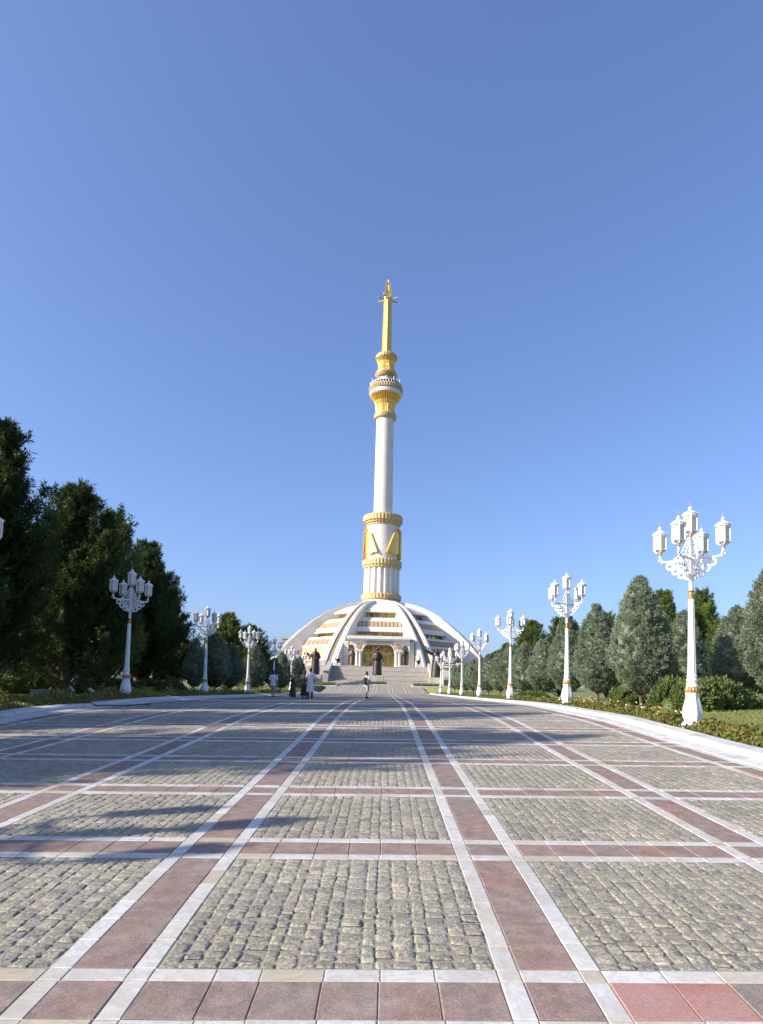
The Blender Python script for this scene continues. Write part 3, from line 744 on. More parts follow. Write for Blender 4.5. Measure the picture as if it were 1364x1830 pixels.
def sectors():
    T = math.tan(R(22.5))
    def slabm(name, r0, z0, r1, z1, th=.5, wid=None):
        """sloping band: lower edge (r0,z0), upper edge (r1,z1), thickness inward"""
        h0, h1 = (r0 * T, r1 * T) if wid is None else (wid, wid)
        b = MB(); V = [(-h0, -r0, zl(z0)), (h0, -r0, zl(z0)), (h1, -r1, zl(z1)), (-h1, -r1, zl(z1)), (-h0, -r0 + th, zl(z0)), (h0, -r0 + th, zl(z0)), (h1, -r1 + th, zl(z1)), (-h1, -r1 + th, zl(z1))]
        b.add(V, [(0, 1, 2, 3), (7, 6, 5, 4), (0, 4, 5, 1), (1, 5, 6, 2), (2, 6, 7, 3), (3, 7, 4, 0)])
        return b
    W = M['wstone']
    cap = MB(); cp = [(13.3, 18.75), (13.3, 19.05), (12.0, 19.9), (10.3, 20.75), (8.4, 21.4), (6.3, 21.95), (4.5, 22.3)]
    for (a, c) in zip(cp, cp[1:]):
        cap.add([(-a[0] * T, -a[0], zl(a[1])), (a[0] * T, -a[0], zl(a[1])), (c[0] * T, -c[0], zl(c[1])), (-c[0] * T, -c[0], zl(c[1]))], [(0, 1, 2, 3)])
    cap.add([(-13.3 * T, -13.3, zl(18.75)), (13.3 * T, -13.3, zl(18.75)), (10.5 * T, -10.5, zl(18.75)), (-10.5 * T, -10.5, zl(18.75))], [(0, 1, 2, 3)])
    me_cap = cap.mesh('dome_cap')
    me_sl1 = slabm('a', 16.30, 16.1, 14.70, 17.2).mesh('sloping_band')
    me_l1 = MB().box(-14.7 * T, 14.7 * T, -14.7, -10, zl(17.05), zl(17.2)).mesh('ledge')
    me_sp = slabm('a', 17.60, 14.55, 16.30, 16.1).mesh('slat_panel')
    me_p2 = slabm('a', 18.30, 13.35, 17.90, 14.55, 1.2).mesh('parapet')
    me_p2b = MB().box(-18.4 * T, 18.4 * T, -18.5, -15, zl(13.30), zl(13.52)).mesh('cornice')
    me_l2 = MB().box(-19.9 * T, 19.9 * T, -19.9, -15, zl(11.85), zl(12.1)).mesh('ledge')
    me_up = slabm('a', 20.30, 11.55, 19.80, 11.95).mesh('upper_border')
    me_cp = slabm('a', 21.30, 10.05, 20.30, 11.55).mesh('carpet_panel')
    me_lo = slabm('a', 21.70, 9.45, 21.30, 10.05).mesh('lower_border')
    me_pn = slabm('a', 22.20, 4.7, 21.50, 9.45, .8).mesh('ochre_panel')
    me_pl = MB().box(-22.9 * T, 22.9 * T, -23.0, -18, zl(3.6), zl(4.75)).mesh('plinth')
    slat = slabm('a', 17.72, 14.62, 16.42, 16.03, .3, .36).mesh('slat')
    med = MB(); md = []
    for i in range(8):
        a = R(22.5 + 45 * i); md.append((.72 * math.cos(a), .72 * math.sin(a)))
    nrm = Vector((0, -1.5, 1.0)).normalized(); upv = Vector((0, 1.0, 1.5)).normalized()
    med.prism(md, lambda p, d: Vector((p[0], -20.8, zl(10.8))) + upv * p[1] + nrm * d, -.05, .12)
    medm = med.mesh('medallion')
    med2 = MB().prism([(x * .5, y_ * .5) for x, y_ in md], lambda p, d: Vector((p[0], -20.8, zl(10.8))) + upv * p[1] + nrm * d, .12, .2).mesh('medallion_core')
    def panes(name, r, z0, z1, n, rz):
        bandw = r * T - .6
        f = MB(); f.box(-bandw, bandw, -r + .02, -r + .4, zl(z0), zl(z0) + .12); f.box(-bandw, bandw, -r + .02, -r + .4, zl(z1) - .12, zl(z1))
        for i in range(n + 1):
            x = -bandw + 2 * bandw * i / n; f.box(x - .07, x + .07, -r - .03, -r + .3, zl(z0), zl(z1))
        wb = f.build('window_band', M['gold_stone'], mon, False, None, (0, 0, rz))
        for i in range(n):
            x0, x1 = -bandw + 2 * bandw * i / n + .08, -bandw + 2 * bandw * (i + 1) / n - .08
            tl = random.uniform(-.05, .05)
            MB().add([(x0, -r + .12 + tl, zl(z0) + .1), (x1, -r + .12 - tl, zl(z0) + .1), (x1, -r + .16 - tl, zl(z1) - .1), (x0, -r + .16 + tl, zl(z1) - .1)], [(0, 1, 2, 3)]).build('pane', M['glass'], wb)
    for i in range(8):
        rz = R(45 * i); rot = (0, 0, rz)
        ob('dome_cap', me_cap, W, mon, None, rot); ob('sloping_band', me_sl1, W, mon, None, rot); ob('ledge', me_l1, W, mon, None, rot)
        sp = ob('slat_panel', me_sp, M['channel'], mon, None, rot)
        n = 15
        if i in (0, 1, 7, 2, 6):
            for k in range(n):
                x = (k - (n - 1) / 2) * .98
                ob('slat', slat, M['slat'], sp, (x, 0, 0))
        ob('parapet', me_p2, W, mon, None, rot); ob('cornice', me_p2b, W, mon, None, rot); ob('ledge', me_l2, W, mon, None, rot)
        panes('w', 11.9, 17.2, 18.75, 7, rz); panes('w', 17.0, 12.1, 13.32, 9, rz)
        if i == 0: continue
        ob('upper_border', me_up, W, mon, None, rot)
        c = ob('carpet_panel', me_cp, M['carpet'], mon, None, rot)
        if i in (1, 7, 2, 6):
            for k in range(7):
                ob('medallion', medm, M['medal'], c, ((k - 3) * 1.75, 0, 0)); ob('medallion_core', med2, M['carpet'], c, ((k - 3) * 1.75, 0, 0))
        ob('lower_border', me_lo, W, mon, None, rot); ob('ochre_panel', me_pn, M['ochre'], mon, None, rot); ob('plinth', me_pl, W, mon, None, rot)
    b = MB(); b.lathe([(8.5, zl(21.2)), (6.4, zl(22.2)), (5.0, zl(23.4)), (4.5, zl(23.6))], 40); b.build('neck', W, mon, True)
    # inner drum so nothing is hollow
    b = MB(); b.lathe([(16, zl(3.6)), (15.5, zl(12.2)), (11.2, zl(17.0)), (11.2, zl(18.9)), (5, zl(22.2))], 48); b.build('inner_drum', W, mon)
    # ------------- portal in the front sector
    W = M['wstone']; YP = 143.0 - YT        # local y of the portal front
    px = lambda p, yy=1160: at(p, yy, YT + YP)[0] - XT
    pz = lambda r: at(682, r, YT + YP)[1] - ZT
    x0, x1 = px(628.5), px(728.5); zt = pz(1142.5)
    po = MB().box(px(620), px(734.5), YP - 1.0, YP + 9, zt, pz(1137.2)).build('portal', W, mon)
    MB().box(px(622), px(732.5), YP - .6, YP + 9, zt - .35, zt - .003).build('roof_cornice', W, po)
    zs = pz(1163.5)
    bays = [(px(621.5), px(634.5)), (px(648.5), px(704.5)), (px(718), px(731))]
    zc = [pz(1152.5), pz(1152.0), pz(1152.5)]
    def under(x):
        for k, (a, c) in enumerate(bays):
            if a < x < c:
                m_, h = (a + c) / 2, (c - a) / 2; rad = min(h, (zc[k] - zs)) if k == 1 else h
                if k == 1:
                    e = min(x - a, c - x)
                    q = 1.0 if e > rad else math.sqrt(max(0, 1 - (1 - e / rad) ** 2))
                else: q = math.sqrt(max(0, 1 - ((x - m_) / h) ** 2))
                return zs + (zc[k] - zs) * q
        return zs
    xs = sorted(set(list(np.linspace(x0 - .5, x1 + .5, 90)) + [v for a in bays for v in (a[0] - .001, a[0] + .001, a[1] - .001, a[1] + .001)]))
    xs = [x for x in xs if x0 - .5 <= x <= x1 + .5]
    b = MB()
    for a, c in zip(xs, xs[1:]):
        ua, uc = under(a), under(c)
        b.add([(a, YP, ua), (c, YP, uc), (c, YP, zt - .35), (a, YP, zt - .35), (a, YP + 1, ua), (c, YP + 1, uc), (c, YP + 1, zt - .35), (a, YP + 1, zt - .35)],
              [(0, 1, 2, 3), (7, 6, 5, 4), (0, 4, 5, 1)])
    b.build('arcade_wall', W, po)
    # arch mouldings
    b = MB(); a, c = bays[1]; pts = [(x, YP - .05, under(x) + .12) for x in np.linspace(a + .05, c - .05, 40)]
    b.tube(pts, .16, 5); b.build('arch_moulding', W, po)
    # columns in pairs
    for (p0, p1) in ((636.3, 646.2), (706.8, 716.4)):
        for p in (p0 + 2, p1 - 2):
            x = px(p)
            cb = MB(); cb.lathe([(.62, -.1), (.62, .45), (.46, .6), (.42, .75), (.38, zs - .6), (.5, zs - .35), (.6, zs - .2), (.6, zs)], 16); cb.build('column', W, po, True, (x, YP + .5, 0))
        MB().box(px(p0) - .35, px(p1) + .35, YP - .15, YP + 1.2, zs - .01, zs + .3).build('entablature', W, po)
        MB().box(px(p0) - .3, px(p1) + .3, YP - .3, YP + 1.3, -.15, .32).build('pedestal', W, po)
        mb_ = MB(); mb_.lathe([(.62, 0), (.62, .12), (.45, .14), (.45, .06), (.3, .06), (.25, .15)], 20)
        mb_.build('medallion', M['gold_stone'], po, False, ((px(p0) + px(p1)) / 2, YP - .02, pz(1155.5)), (R(90), 0, 0))
    # back wall with gilded doors
    MB().box(px(613), px(740), YP + 6, YP + 7, -.1, zt).build('back_wall', W, po)
    for (p0, p1, zt2, n) in ((648, 705, pz(1151.5), 6), (621, 635, pz(1164), 2), (718, 732, pz(1164), 2)):
        yb = YP + 5.9; fr = MB(); a, c = px(p0), px(p1); zm = pz(1166)
        for i in range(n + 1):
            x = a + (c - a) * i / n; fr.box(x - .09, x + .09, yb - .15, yb, 0, zt2)
        for z in (.05, zm, zt2 - .1): fr.box(a, c, yb - .2, yb + .02, z, z + .14)
        dr = fr.build('door', M['gold'], po)
        for i in range(n):
            xa, xc = a + (c - a) * i / n + .1, a + (c - a) * (i + 1) / n - .1
            MB().add([(xa, yb - .04, .1), (xc, yb - .04, .1), (xc, yb - .04, zt2), (xa, yb - .04, zt2)], [(0, 1, 2, 3)]).build('door_glass', M['glass'], po)
    # side wings of the portal
    for s, p0, p1 in ((-1, 613, 622), (1, 731.5, 741)):
        MB().box(px(p0), px(p1), YP + 1.5, YP + 8, -.1, zt - .4).build('wing_wall', W, po)
    # lettering
    cu = bpy.data.curves.new('lettering', 'FONT'); cu.body = 'GARAŞSYZLYK BINASY'; cu.size = 1.15; cu.align_x = 'CENTER'; cu.extrude = .08
    to = bpy.data.objects.new('lettering_tmp', cu); COL.objects.link(to)
    dg = bpy.context.evaluated_depsgraph_get(); me = bpy.data.meshes.new_from_object(to.evaluated_get(dg)); bpy.data.objects.remove(to)
    wdt = max(v.co.x for v in me.vertices) - min(v.co.x for v in me.vertices); tw = px(703) - px(654)
    ob('lettering', me, M['grey_stone'], po, ((px(654) + px(703)) / 2, YP - .1, pz(1149.6)), (R(90), 0, 0), (tw / wdt, 1, 1))
sectors()

# ------------------------------------------------------------------ platform, stairs, forecourt
ZG = float(gz(AX, 110))                    # ground in front of the stairs
XC = at(679, 1205, 116)[0]
def forecourt():
    pl = MB().box(XC - 48, XC + 48, 121.5, 228, ZG - 1, ZP).build('terrace', M['grey_stone']); tag(pl, kind='structure')
    cop = MB().box(XC - 48.2, XC + 48.2, 121.2, 121.9, ZP + .003, ZP + .35)
    # stairs
    st = empty('staircase', (XC, 0, ZG)); tag(st, kind='structure')
    HW = 9.3; n = 20; rise = (ZP - ZG) / n; y = 111.6
    for i in range(n):
        run = .34 if (i + 1) % 5 else 1.15
        sp_ = MB().box(-HW, HW, y, y + run + .35, i * rise - .2, (i + 1) * rise).build('step', M['step'], st)
        if (i + 1) % 5 == 0: MB().box(-HW, HW, y - .06, y + .5, (i + 1) * rise + .003, (i + 1) * rise + .06).build('nosing', M['kerb'], sp_)
        y += run
    MB().box(-HW, HW, y, 121.6, -.2, n * rise - .002).build('landing', M['step'], st)
    for s, nm in ((-1, 'left'), (1, 'right')):
        b = MB(); xa, xb = XC + s * (HW + .02), XC + s * (HW + 1.0)
        V = [(xa, 112.2, ZG - .3), (xb, 112.2, ZG - .3), (xb, 121.5, ZG - .3), (xa, 121.5, ZG - .3), (xa, 112.2, ZG + 2.4), (xb, 112.2, ZG + 2.4), (xb, 121.5, ZP + .9), (xa, 121.5, ZP + .9)]
        b.add(V, [(3, 2, 1, 0), (4, 5, 6, 7), (0, 1, 5, 4), (1, 2, 6, 5), (2, 3, 7, 6), (3, 0, 4, 7)])
        o = b.build('stair_wall', M['grey_stone']); tag(o, 'sloping pale stone wall flanking the %s side of the broad stairs' % nm, 'wall')
        cp = MB().box(-.6, .6, 111.9 - 112.2, .9, 0, .3).build('coping', M['kerb'], o, False, ((xa + xb) / 2, 112.2, ZG + 2.4))
    for s, nm in ((-1, 'left'), (1, 'right')):
        xa = XC + s * (HW + 1.02); xb = XC + s * 46
        o = MB().box(min(xa, xb), max(xa, xb), 121.1, 121.49, ZG - .4, ZP + .02).build('retaining_wall', M['grey_stone']); tag(o, 'grey retaining wall of the terrace %s of the stairs' % nm, 'wall')
        # pale blocks of the terrace balustrade
        for k in range(8):
            x = xa + s * (1.0 + k * 4.2)
            MB().box(x - .55, x + .55, 121.05, 121.6, ZP + .021, ZP + 1.1).build('pillar', M['kerb'], o)
        MB().box(min(xa, xb), max(xa, xb), 121.2, 121.45, ZP + .6, ZP + .85).build('rail', M['kerb'], o)
    for s, nm in ((-1, 'left'), (1, 'right')):
        x = XC + s * 7.2 if s > 0 else XC - 8.6
        u = empty('planter', (at(748 if s > 0 else 604, 1185, 124)[0], 124, ZP)); tag(u, 'dark urn on a pale block at the %s end of the terrace' % nm, 'urn')
        MB().box(-.6, .6, -.6, .6, 0, .7).build('block', M['kerb'], u)
        b = MB(); b.lathe([(.2, .7), (.35, .75), (.18, .9), (.35, 1.15), (.55, 1.5), (.5, 1.55), (.2, 1.5)], 14); b.build('urn', M['bronze'], u, True)
forecourt()

# ------------------------------------------------------------------ figures (statues, people): one continuous surface each
def blob(name, segs, balls=(), voxel=.014, smooth_iter=4, cones=()):
    """union of tapered capsules and ellipsoids, remeshed into one skin"""
    b = MB()
    for p0, r0, p1, r1 in segs:
        p0, p1 = Vector(p0), Vector(p1); d = p1 - p0; n = 3
        b.tube([p0 + d * i / n for i in range(n + 1)], [r0 + (r1 - r0) * i / n for i in range(n + 1)], 12)
        b.ball(p0, r0 * .99, seg=12, rings=8); b.ball(p1, r1 * .99, seg=12, rings=8)
    for p0, r0, p1, r1 in cones: b.tube([p0, p1], [r0, r1], 20)       # cloth that ends in a clean hem
    for c, rx, ry, rz in balls: b.ball(c, rx, ry, rz, 16, 12)
    o = ob('tmp', b.mesh('tmp', weld=False))
    m = o.modifiers.new('r', 'REMESH'); m.mode = 'VOXEL'; m.voxel_size = voxel
    s = o.modifiers.new('s', 'SMOOTH'); s.iterations = smooth_iter; s.factor = .5
    dg = bpy.context.evaluated_depsgraph_get(); me = bpy.data.meshes.new_from_object(o.evaluated_get(dg))
    bpy.data.objects.remove(o); me.name = name
    me.polygons.foreach_set('use_smooth', np.ones(len(me.polygons), bool))
    return me
def hand(p, d, s=1.0, side=1):
    """palm and five fingers of unequal length, slightly curled; p wrist, d direction"""
    p = Vector(p); d = Vector(d).normalized(); ax = d.cross(Vector((0, 1, 0)))
    ax = (Vector((0, 1, 0)) - d * d.y).normalized() if abs(d.y) < .9 else Vector((0, 0, 1))
    inn = d.cross(ax) * side
    segs = [(p, .026 * s, p + d * .08 * s, .030 * s)]
    for i, l in enumerate((.062, .072, .068, .05)):
        q = p + d * .085 * s + ax * (.030 - .02 * i) * s
        m_ = q + d * l * .55 * s; e = m_ + d * l * .42 * s + inn * .018 * s
        segs += [(q, .0095 * s, m_, .009 * s), (m_, .009 * s, e, .0078 * s)]
    q = p + d * .03 * s + ax * .026 * s
    segs += [(q, .012 * s, q + d * .035 * s + ax * .028 * s, .0105 * s), (q + d * .035 * s + ax * .028 * s, .0105 * s, q + d * .065 * s + ax * .03 * s, .009 * s)]
    return segs
def body(elb, wri, knee=((-.10, .03, .50), (.10, .03, .50)), ank=((-.10, 0, .085), (.10, 0, .085)), head_turn=0.0):
    segs = [((-.07, 0, .95), .12, (.07, 0, .95), .12), ((0, 0, .95), .13, (0, 0, 1.12), .125), ((0, 0, 1.12), .125, (0, 0, 1.34), .13),
            ((-.13, 0, 1.36), .085, (.13, 0, 1.36), .085), ((0, 0, 1.40), .062, (0, .005, 1.52), .055)]
    for i, sx in enumerate((-1, 1)):
        sh = (sx * .185, 0, 1.385)
        segs += [(sh, .058, elb[i], .042), (elb[i], .042, wri[i], .029)]
        segs += hand(wri[i], Vector(wri[i]) - Vector(elb[i]), 1.0, -sx)
        segs += [((sx * .085, 0, .92), .095, knee[i], .058), (knee[i], .060, ank[i], .040)]
        a = Vector(ank[i]); segs += [(a + Vector((0, -.02, -.04)), .042, a + Vector((sx * .015, .16, -.05)), .034)]
    c, s = math.cos(head_turn), math.sin(head_turn)
    rot = lambda x, y: (x * c - y * s, x * s + y * c)
    hx = lambda x, y, z: (*rot(x, y), z)
    balls = [((0, .005, 1.635), .076, .094, .112)]
    segs += [(hx(0, .095, 1.635), .011, hx(0, .108, 1.605), .015), (hx(-.02, .085, 1.575), .012, hx(.02, .085, 1.575), .012), (hx(0, .06, 1.545), .03, hx(0, .04, 1.56), .04)]
    for sx in (-1, 1):
        segs += [(hx(sx * .076, -.005, 1.645), .014, hx(sx * .074, 0, 1.61), .011), (hx(sx * .03, .087, 1.655), .012, hx(sx * .035, .085, 1.655), .011)]
    return segs, balls
def person(name_loc, rz, h, label, dress):
    x, y = name_loc
    r = empty('person', (x, y, float(gz(x, y))), rz); k = h / 1.75; r.scale = (k, k, k)
    tag(r, label, 'person')
    dress(r)
    return r
def legs_cloth(kn, an, low, r0=.115, r1=.085):
    out = [((-.07, 0, .96), .135, (.07, 0, .96), .135)]
    for i, sx in enumerate((-1, 1)):
        hip = Vector((sx * .085, 0, .92)); kq = Vector(kn[i]); aq = Vector(an[i])
        if low >= kq.z: out.append((hip, r0, hip + (kq - hip) * ((hip.z - low) / (hip.z - kq.z)), r1))
        else: out += [(hip, r0, kq, r1), (kq, r1, kq + (aq - kq) * ((kq.z - low) / (kq.z - aq.z)), r1 * .9)]
    return out
def torso_cloth(elb, sl, low=.88, r=.15):
    out = [((-.05, 0, low), r, (.05, 0, low), r), ((0, 0, low), r, (0, 0, 1.15), r * .97), ((0, 0, 1.15), r * .97, (0, 0, 1.33), r), ((-.135, 0, 1.365), .098, (.135, 0, 1.365), .098), ((0, 0, 1.38), .085, (0, 0, 1.45), .075)]
    for i, sx in enumerate((-1, 1)):
        sh = Vector((sx * .185, 0, 1.385)); e = Vector(elb[i]); out.append((sh, .078, sh + (e - sh) * sl, .072))
    return out
def shoes(an): 
    out = []
    for i, sx in enumerate((-1, 1)):
        a = Vector(an[i]); out.append((a + Vector((0, -.03, -.035)), .05, a + Vector((sx * .015, .17, -.045)), .042))
    return out
def cap_hair(r, long=False):
    balls = [((0, -.018, 1.66), .086, .098, .108)]
    segs = [((0, -.06, 1.62), .06, (0, -.07, 1.56), .045)]
    ob('hair', blob('hair', segs, balls, .012, 2), M['hair'], r)
def people():
    STA_K = ((-.10, .03, .50), (.10, .03, .50)); STA_A = ((-.10, 0, .085), (.10, 0, .085))
    WK = ((-.10, .14, .50), (.10, -.02, .50)); WA = ((-.10, .16, .09), (.10, -.22, .13))
    # man in white shirt and beige shorts walking away
    def d1(r):
        e, w_ = ((-.25, -.03, 1.12), (.25, -.03, 1.12)), ((-.27, .10, .88), (.27, .02, .87))
        s, b = body(e, w_, WK, WA); ob('body', blob('body', s, b), M['skin'], r)
        ob('shirt', blob('shirt', torso_cloth(e, .75, .86, .165)), M['wcloth'], r); ob('shorts', blob('shorts', legs_cloth(WK, WA, .55, .125, .10)), M['beige'], r)
        ob('shoes', blob('shoes', shoes(WA)), M['rubber'], r); cap_hair(r)
    X = lambda p, yy, Y: at(p, yy, Y)[0]
    person((X(488, 1243, 40), 40), R(-4), 1.72, 'man in loose white shirt and beige shorts walking away by the left kerb', d1)
    # woman in long dark olive robe and pale scarf
    def d2(r):
        e, w_ = ((-.23, .03, 1.12), (.23, .03, 1.12)), ((-.20, .20, 1.00), (.18, .22, 1.02))
        s, b = body(e, w_, STA_K, STA_A); ob('body', blob('body', s, b), M['skin'], r)
        rb = torso_cloth(e, 1.0, .9, .165)
        for i in range(2): rb.append((e[i], .062, w_[i], .055))
        ob('robe', blob('robe', rb, cones=[((0, 0, 1.0), .17, (0, 0, .06), .27)]), M['olive'], r)
        ob('scarf', blob('scarf', [((0, -.03, 1.60), .085, (0, -.05, 1.45), .10)], [((0, -.02, 1.655), .092, .10, .112)], .012), M['beige'], r)
    person((X(523, 1246, 42), 42), R(-75), 1.58, 'woman in a long dark olive robe and headscarf near the left kerb', d2)
    def d3(r):
        e, w_ = ((-.25, .0, 1.12), (.25, .0, 1.12)), ((-.25, .12, .92), (.24, .12, .90))
        s, b = body(e, w_, STA_K, STA_A); ob('body', blob('body', s, b), M['skin'], r)
        ob('tunic', blob('tunic', torso_cloth(e, .6, .9, .172), cones=[((0, 0, 1.0), .175, (0, 0, .40), .225)]), M['wcloth'], r)
        ob('trousers', blob('trousers', legs_cloth(STA_K, STA_A, .12, .11, .075)), M['brownp'], r); ob('shoes', blob('shoes', shoes(STA_A)), M['rubber'], r); cap_hair(r)
    person((X(554, 1251, 35), 35), R(6), 1.74, 'person in a long pale tunic over dark trousers, back turned', d3)
    def d4(r):
        e, w_ = ((-.24, .02, 1.12), (.24, .02, 1.12)), ((-.22, .16, .95), (.22, .16, .95))
        s, b = body(e, w_, STA_K, STA_A); ob('body', blob('body', s, b), M['skin'], r)
        rb = torso_cloth(e, 1.0, .9, .165)
        for i in range(2): rb.append((e[i], .058, w_[i], .048))
        ob('dress', blob('dress', rb, cones=[((0, 0, 1.0), .17, (0, 0, .18), .24)]), M['black'], r)
        ob('headscarf', blob('headscarf', [((0, -.03, 1.60), .085, (0, -.05, 1.46), .095)], [((0, -.02, 1.655), .092, .10, .112)], .012), M['black'], r)
        ob('shoes', blob('shoes', shoes(STA_A)), M['rubber'], r)
    person((X(543.5, 1251, 35.6), 35.6), R(-12), 1.68, 'person all in black half hidden beside the one in pale tunic', d4)
    def d5(r):
        e, w_ = ((-.25, -.02, 1.13), (.24, .03, 1.13)), ((-.22, .13, .93), (.19, .18, .96))
        s, b = body(e, w_, WK, WA); ob('body', blob('body', s, b), M['skin'], r)
        ob('shirt', blob('shirt', torso_cloth(e, .6, .88, .155)), M['wcloth'], r); ob('shorts', blob('shorts', legs_cloth(WK, WA, .52, .12, .095)), M['beige'], r)
        ob('shoes', blob('shoes', shoes(WA)), M['rubber'], r); cap_hair(r)
        bp = ob('backpack', blob('backpack', [((-.06, -.20, 1.02), .10, (.06, -.20, 1.02), .10), ((-.06, -.20, 1.30), .085, (.06, -.20, 1.30), .085), ((0, -.21, 1.02), .125, (0, -.20, 1.3), .11)]), M['brownp'], r)
        MB().tube([(-.10, -.12, 1.40), (-.11, .0, 1.47), (-.11, .12, 1.40)], .022, 6).build('strap', M['rubber'], bp); MB().tube([(.10, -.12, 1.40), (.11, .0, 1.47), (.11, .12, 1.40)], .022, 6).build('strap', M['rubber'], bp)
    person((X(655, 1249, 40), 40), R(-38), 1.74, 'man in white shirt and shorts with a dark backpack, mid-avenue', d5)
people()

def statues():
    def pedestal(r, w_, h, mat): MB().box(-w_, w_, -w_, w_, -h, -.0).build('pedestal', mat, r); MB().box(-w_ - .2, w_ + .2, -w_ - .2, w_ + .2, -h, -h + .4).build('plinth', mat, r)
    def statue(px, pb, pt, Y, label, arms, robe=1.0, rz=180, hat=False, light=False, ped=True):
        x, z = at(px, pb, Y); z2 = at(px, pt, Y)[1]; k = (z2 - z) / (1.86 if hat else 1.76)
        r = empty('statue', (x, Y, z), R(rz)); tag(r, label, 'statue')
        e, w_ = arms
        s, b = body(e, w_)
        s = s + [((0, 0, 1.36), .20, (0, 0, .95), .21), ((-.12, -.08, 1.30), .12, (-.16, -.10, .25), .13 * robe), ((.12, -.08, 1.30), .12, (.16, -.10, .25), .13 * robe), ((-.13, 0, 1.38), .12, (.13, 0, 1.38), .12)]
        for i in range(2): s += [((( -1, 1)[i]) * .17, 0, 1.37), .10, e[i], .085] and [(((-1, 1)[i] * .17, 0, 1.37), .10, e[i], .085), (e[i], .085, w_[i], .075)]
        s += [((0, .07, 1.54), .05, (0, .09, 1.46), .03)]
        if hat: b = b + [((0, 0, 1.73), .125, .125, .10)]
        o = ob('figure', blob('figure', s, b, .02, 3, [((0, 0, 1.05), .20, (0, -.02, .03), .30 * robe)]), M['bronze_l'] if light else M['bronze'], r, None, None, (k, k, k))
        if ped: pedestal(r, .55 * k * .8, (z - ZG) + .2 if Y < 118 else .3, M['grey_stone'])
        return r
    bent = (((-.27, .02, 1.12), (.27, .02, 1.12)), ((-.12, .25, 1.08), (.14, .25, 1.05)))
    statue(674, 1207.5, 1156.5, 108.5, 'dark bronze robed statue in the middle before the stairs', (((-.30, -.02, 1.14), (.27, .02, 1.12)), ((-.38, .16, .98), (.10, .26, 1.08))), 1.1, 178, True)
    statue(563, 1206, 1157.5, 109.5, 'dark bronze robed statue left of the stairs with one hand raised', (((-.27, .02, 1.12), (.34, .04, 1.16)), ((-.12, .24, 1.05), (.50, .14, 1.36))), 1.0, 178)
    statue(780, 1211, 1158, 108.5, 'dark bronze cloaked statue right of the stairs with one arm flung out', (((-.26, .02, 1.12), (.40, .05, 1.44)), ((-.14, .22, 1.05), (.66, .08, 1.60))), 1.15, 178)
    statue(629, 1190.2, 1158, 141.0, 'slim bronze guard statue in the left side arch of the portal', bent, .8, 180, False, True)
    statue(723, 1190.2, 1158, 141.0, 'slim bronze guard statue in the right side arch of the portal', bent, .8, 180)
statues()

# ------------------------------------------------------------------ vegetation
def leaves_mesh(name, C, D, ln, wd, seed=0, fold=True):
    """C centres, D directions (n,3); one kite-shaped leaf of 2 triangles for each"""
    g = np.random.default_rng(seed); n = len(C)
    D = D / (np.linalg.norm(D, axis=1, keepdims=True) + 1e-9)
    A = np.cross(D, g.normal(size=(n, 3))); A /= (np.linalg.norm(A, axis=1, keepdims=True) + 1e-9)
    l = (ln * g.uniform(.7, 1.3, n))[:, None]; w_ = (wd * g.uniform(.7, 1.3, n))[:, None]
    V = np.stack([C, C + D * l * .5 + A * w_ * .5, C + D * l, C + D * l * .5 - A * w_ * .5], 1).reshape(-1, 3)
    return V, np.arange(4 * n).reshape(-1, 4)
def cyp_r(t):
    t = np.asarray(t); u = np.clip((t - .24) / .76, 0, 1)
    up = (1 - u ** 1.75) ** .74
    lo = np.clip((t + .012) / .252, 0, 1) ** .6
    return np.where(t < .24, lo, up)
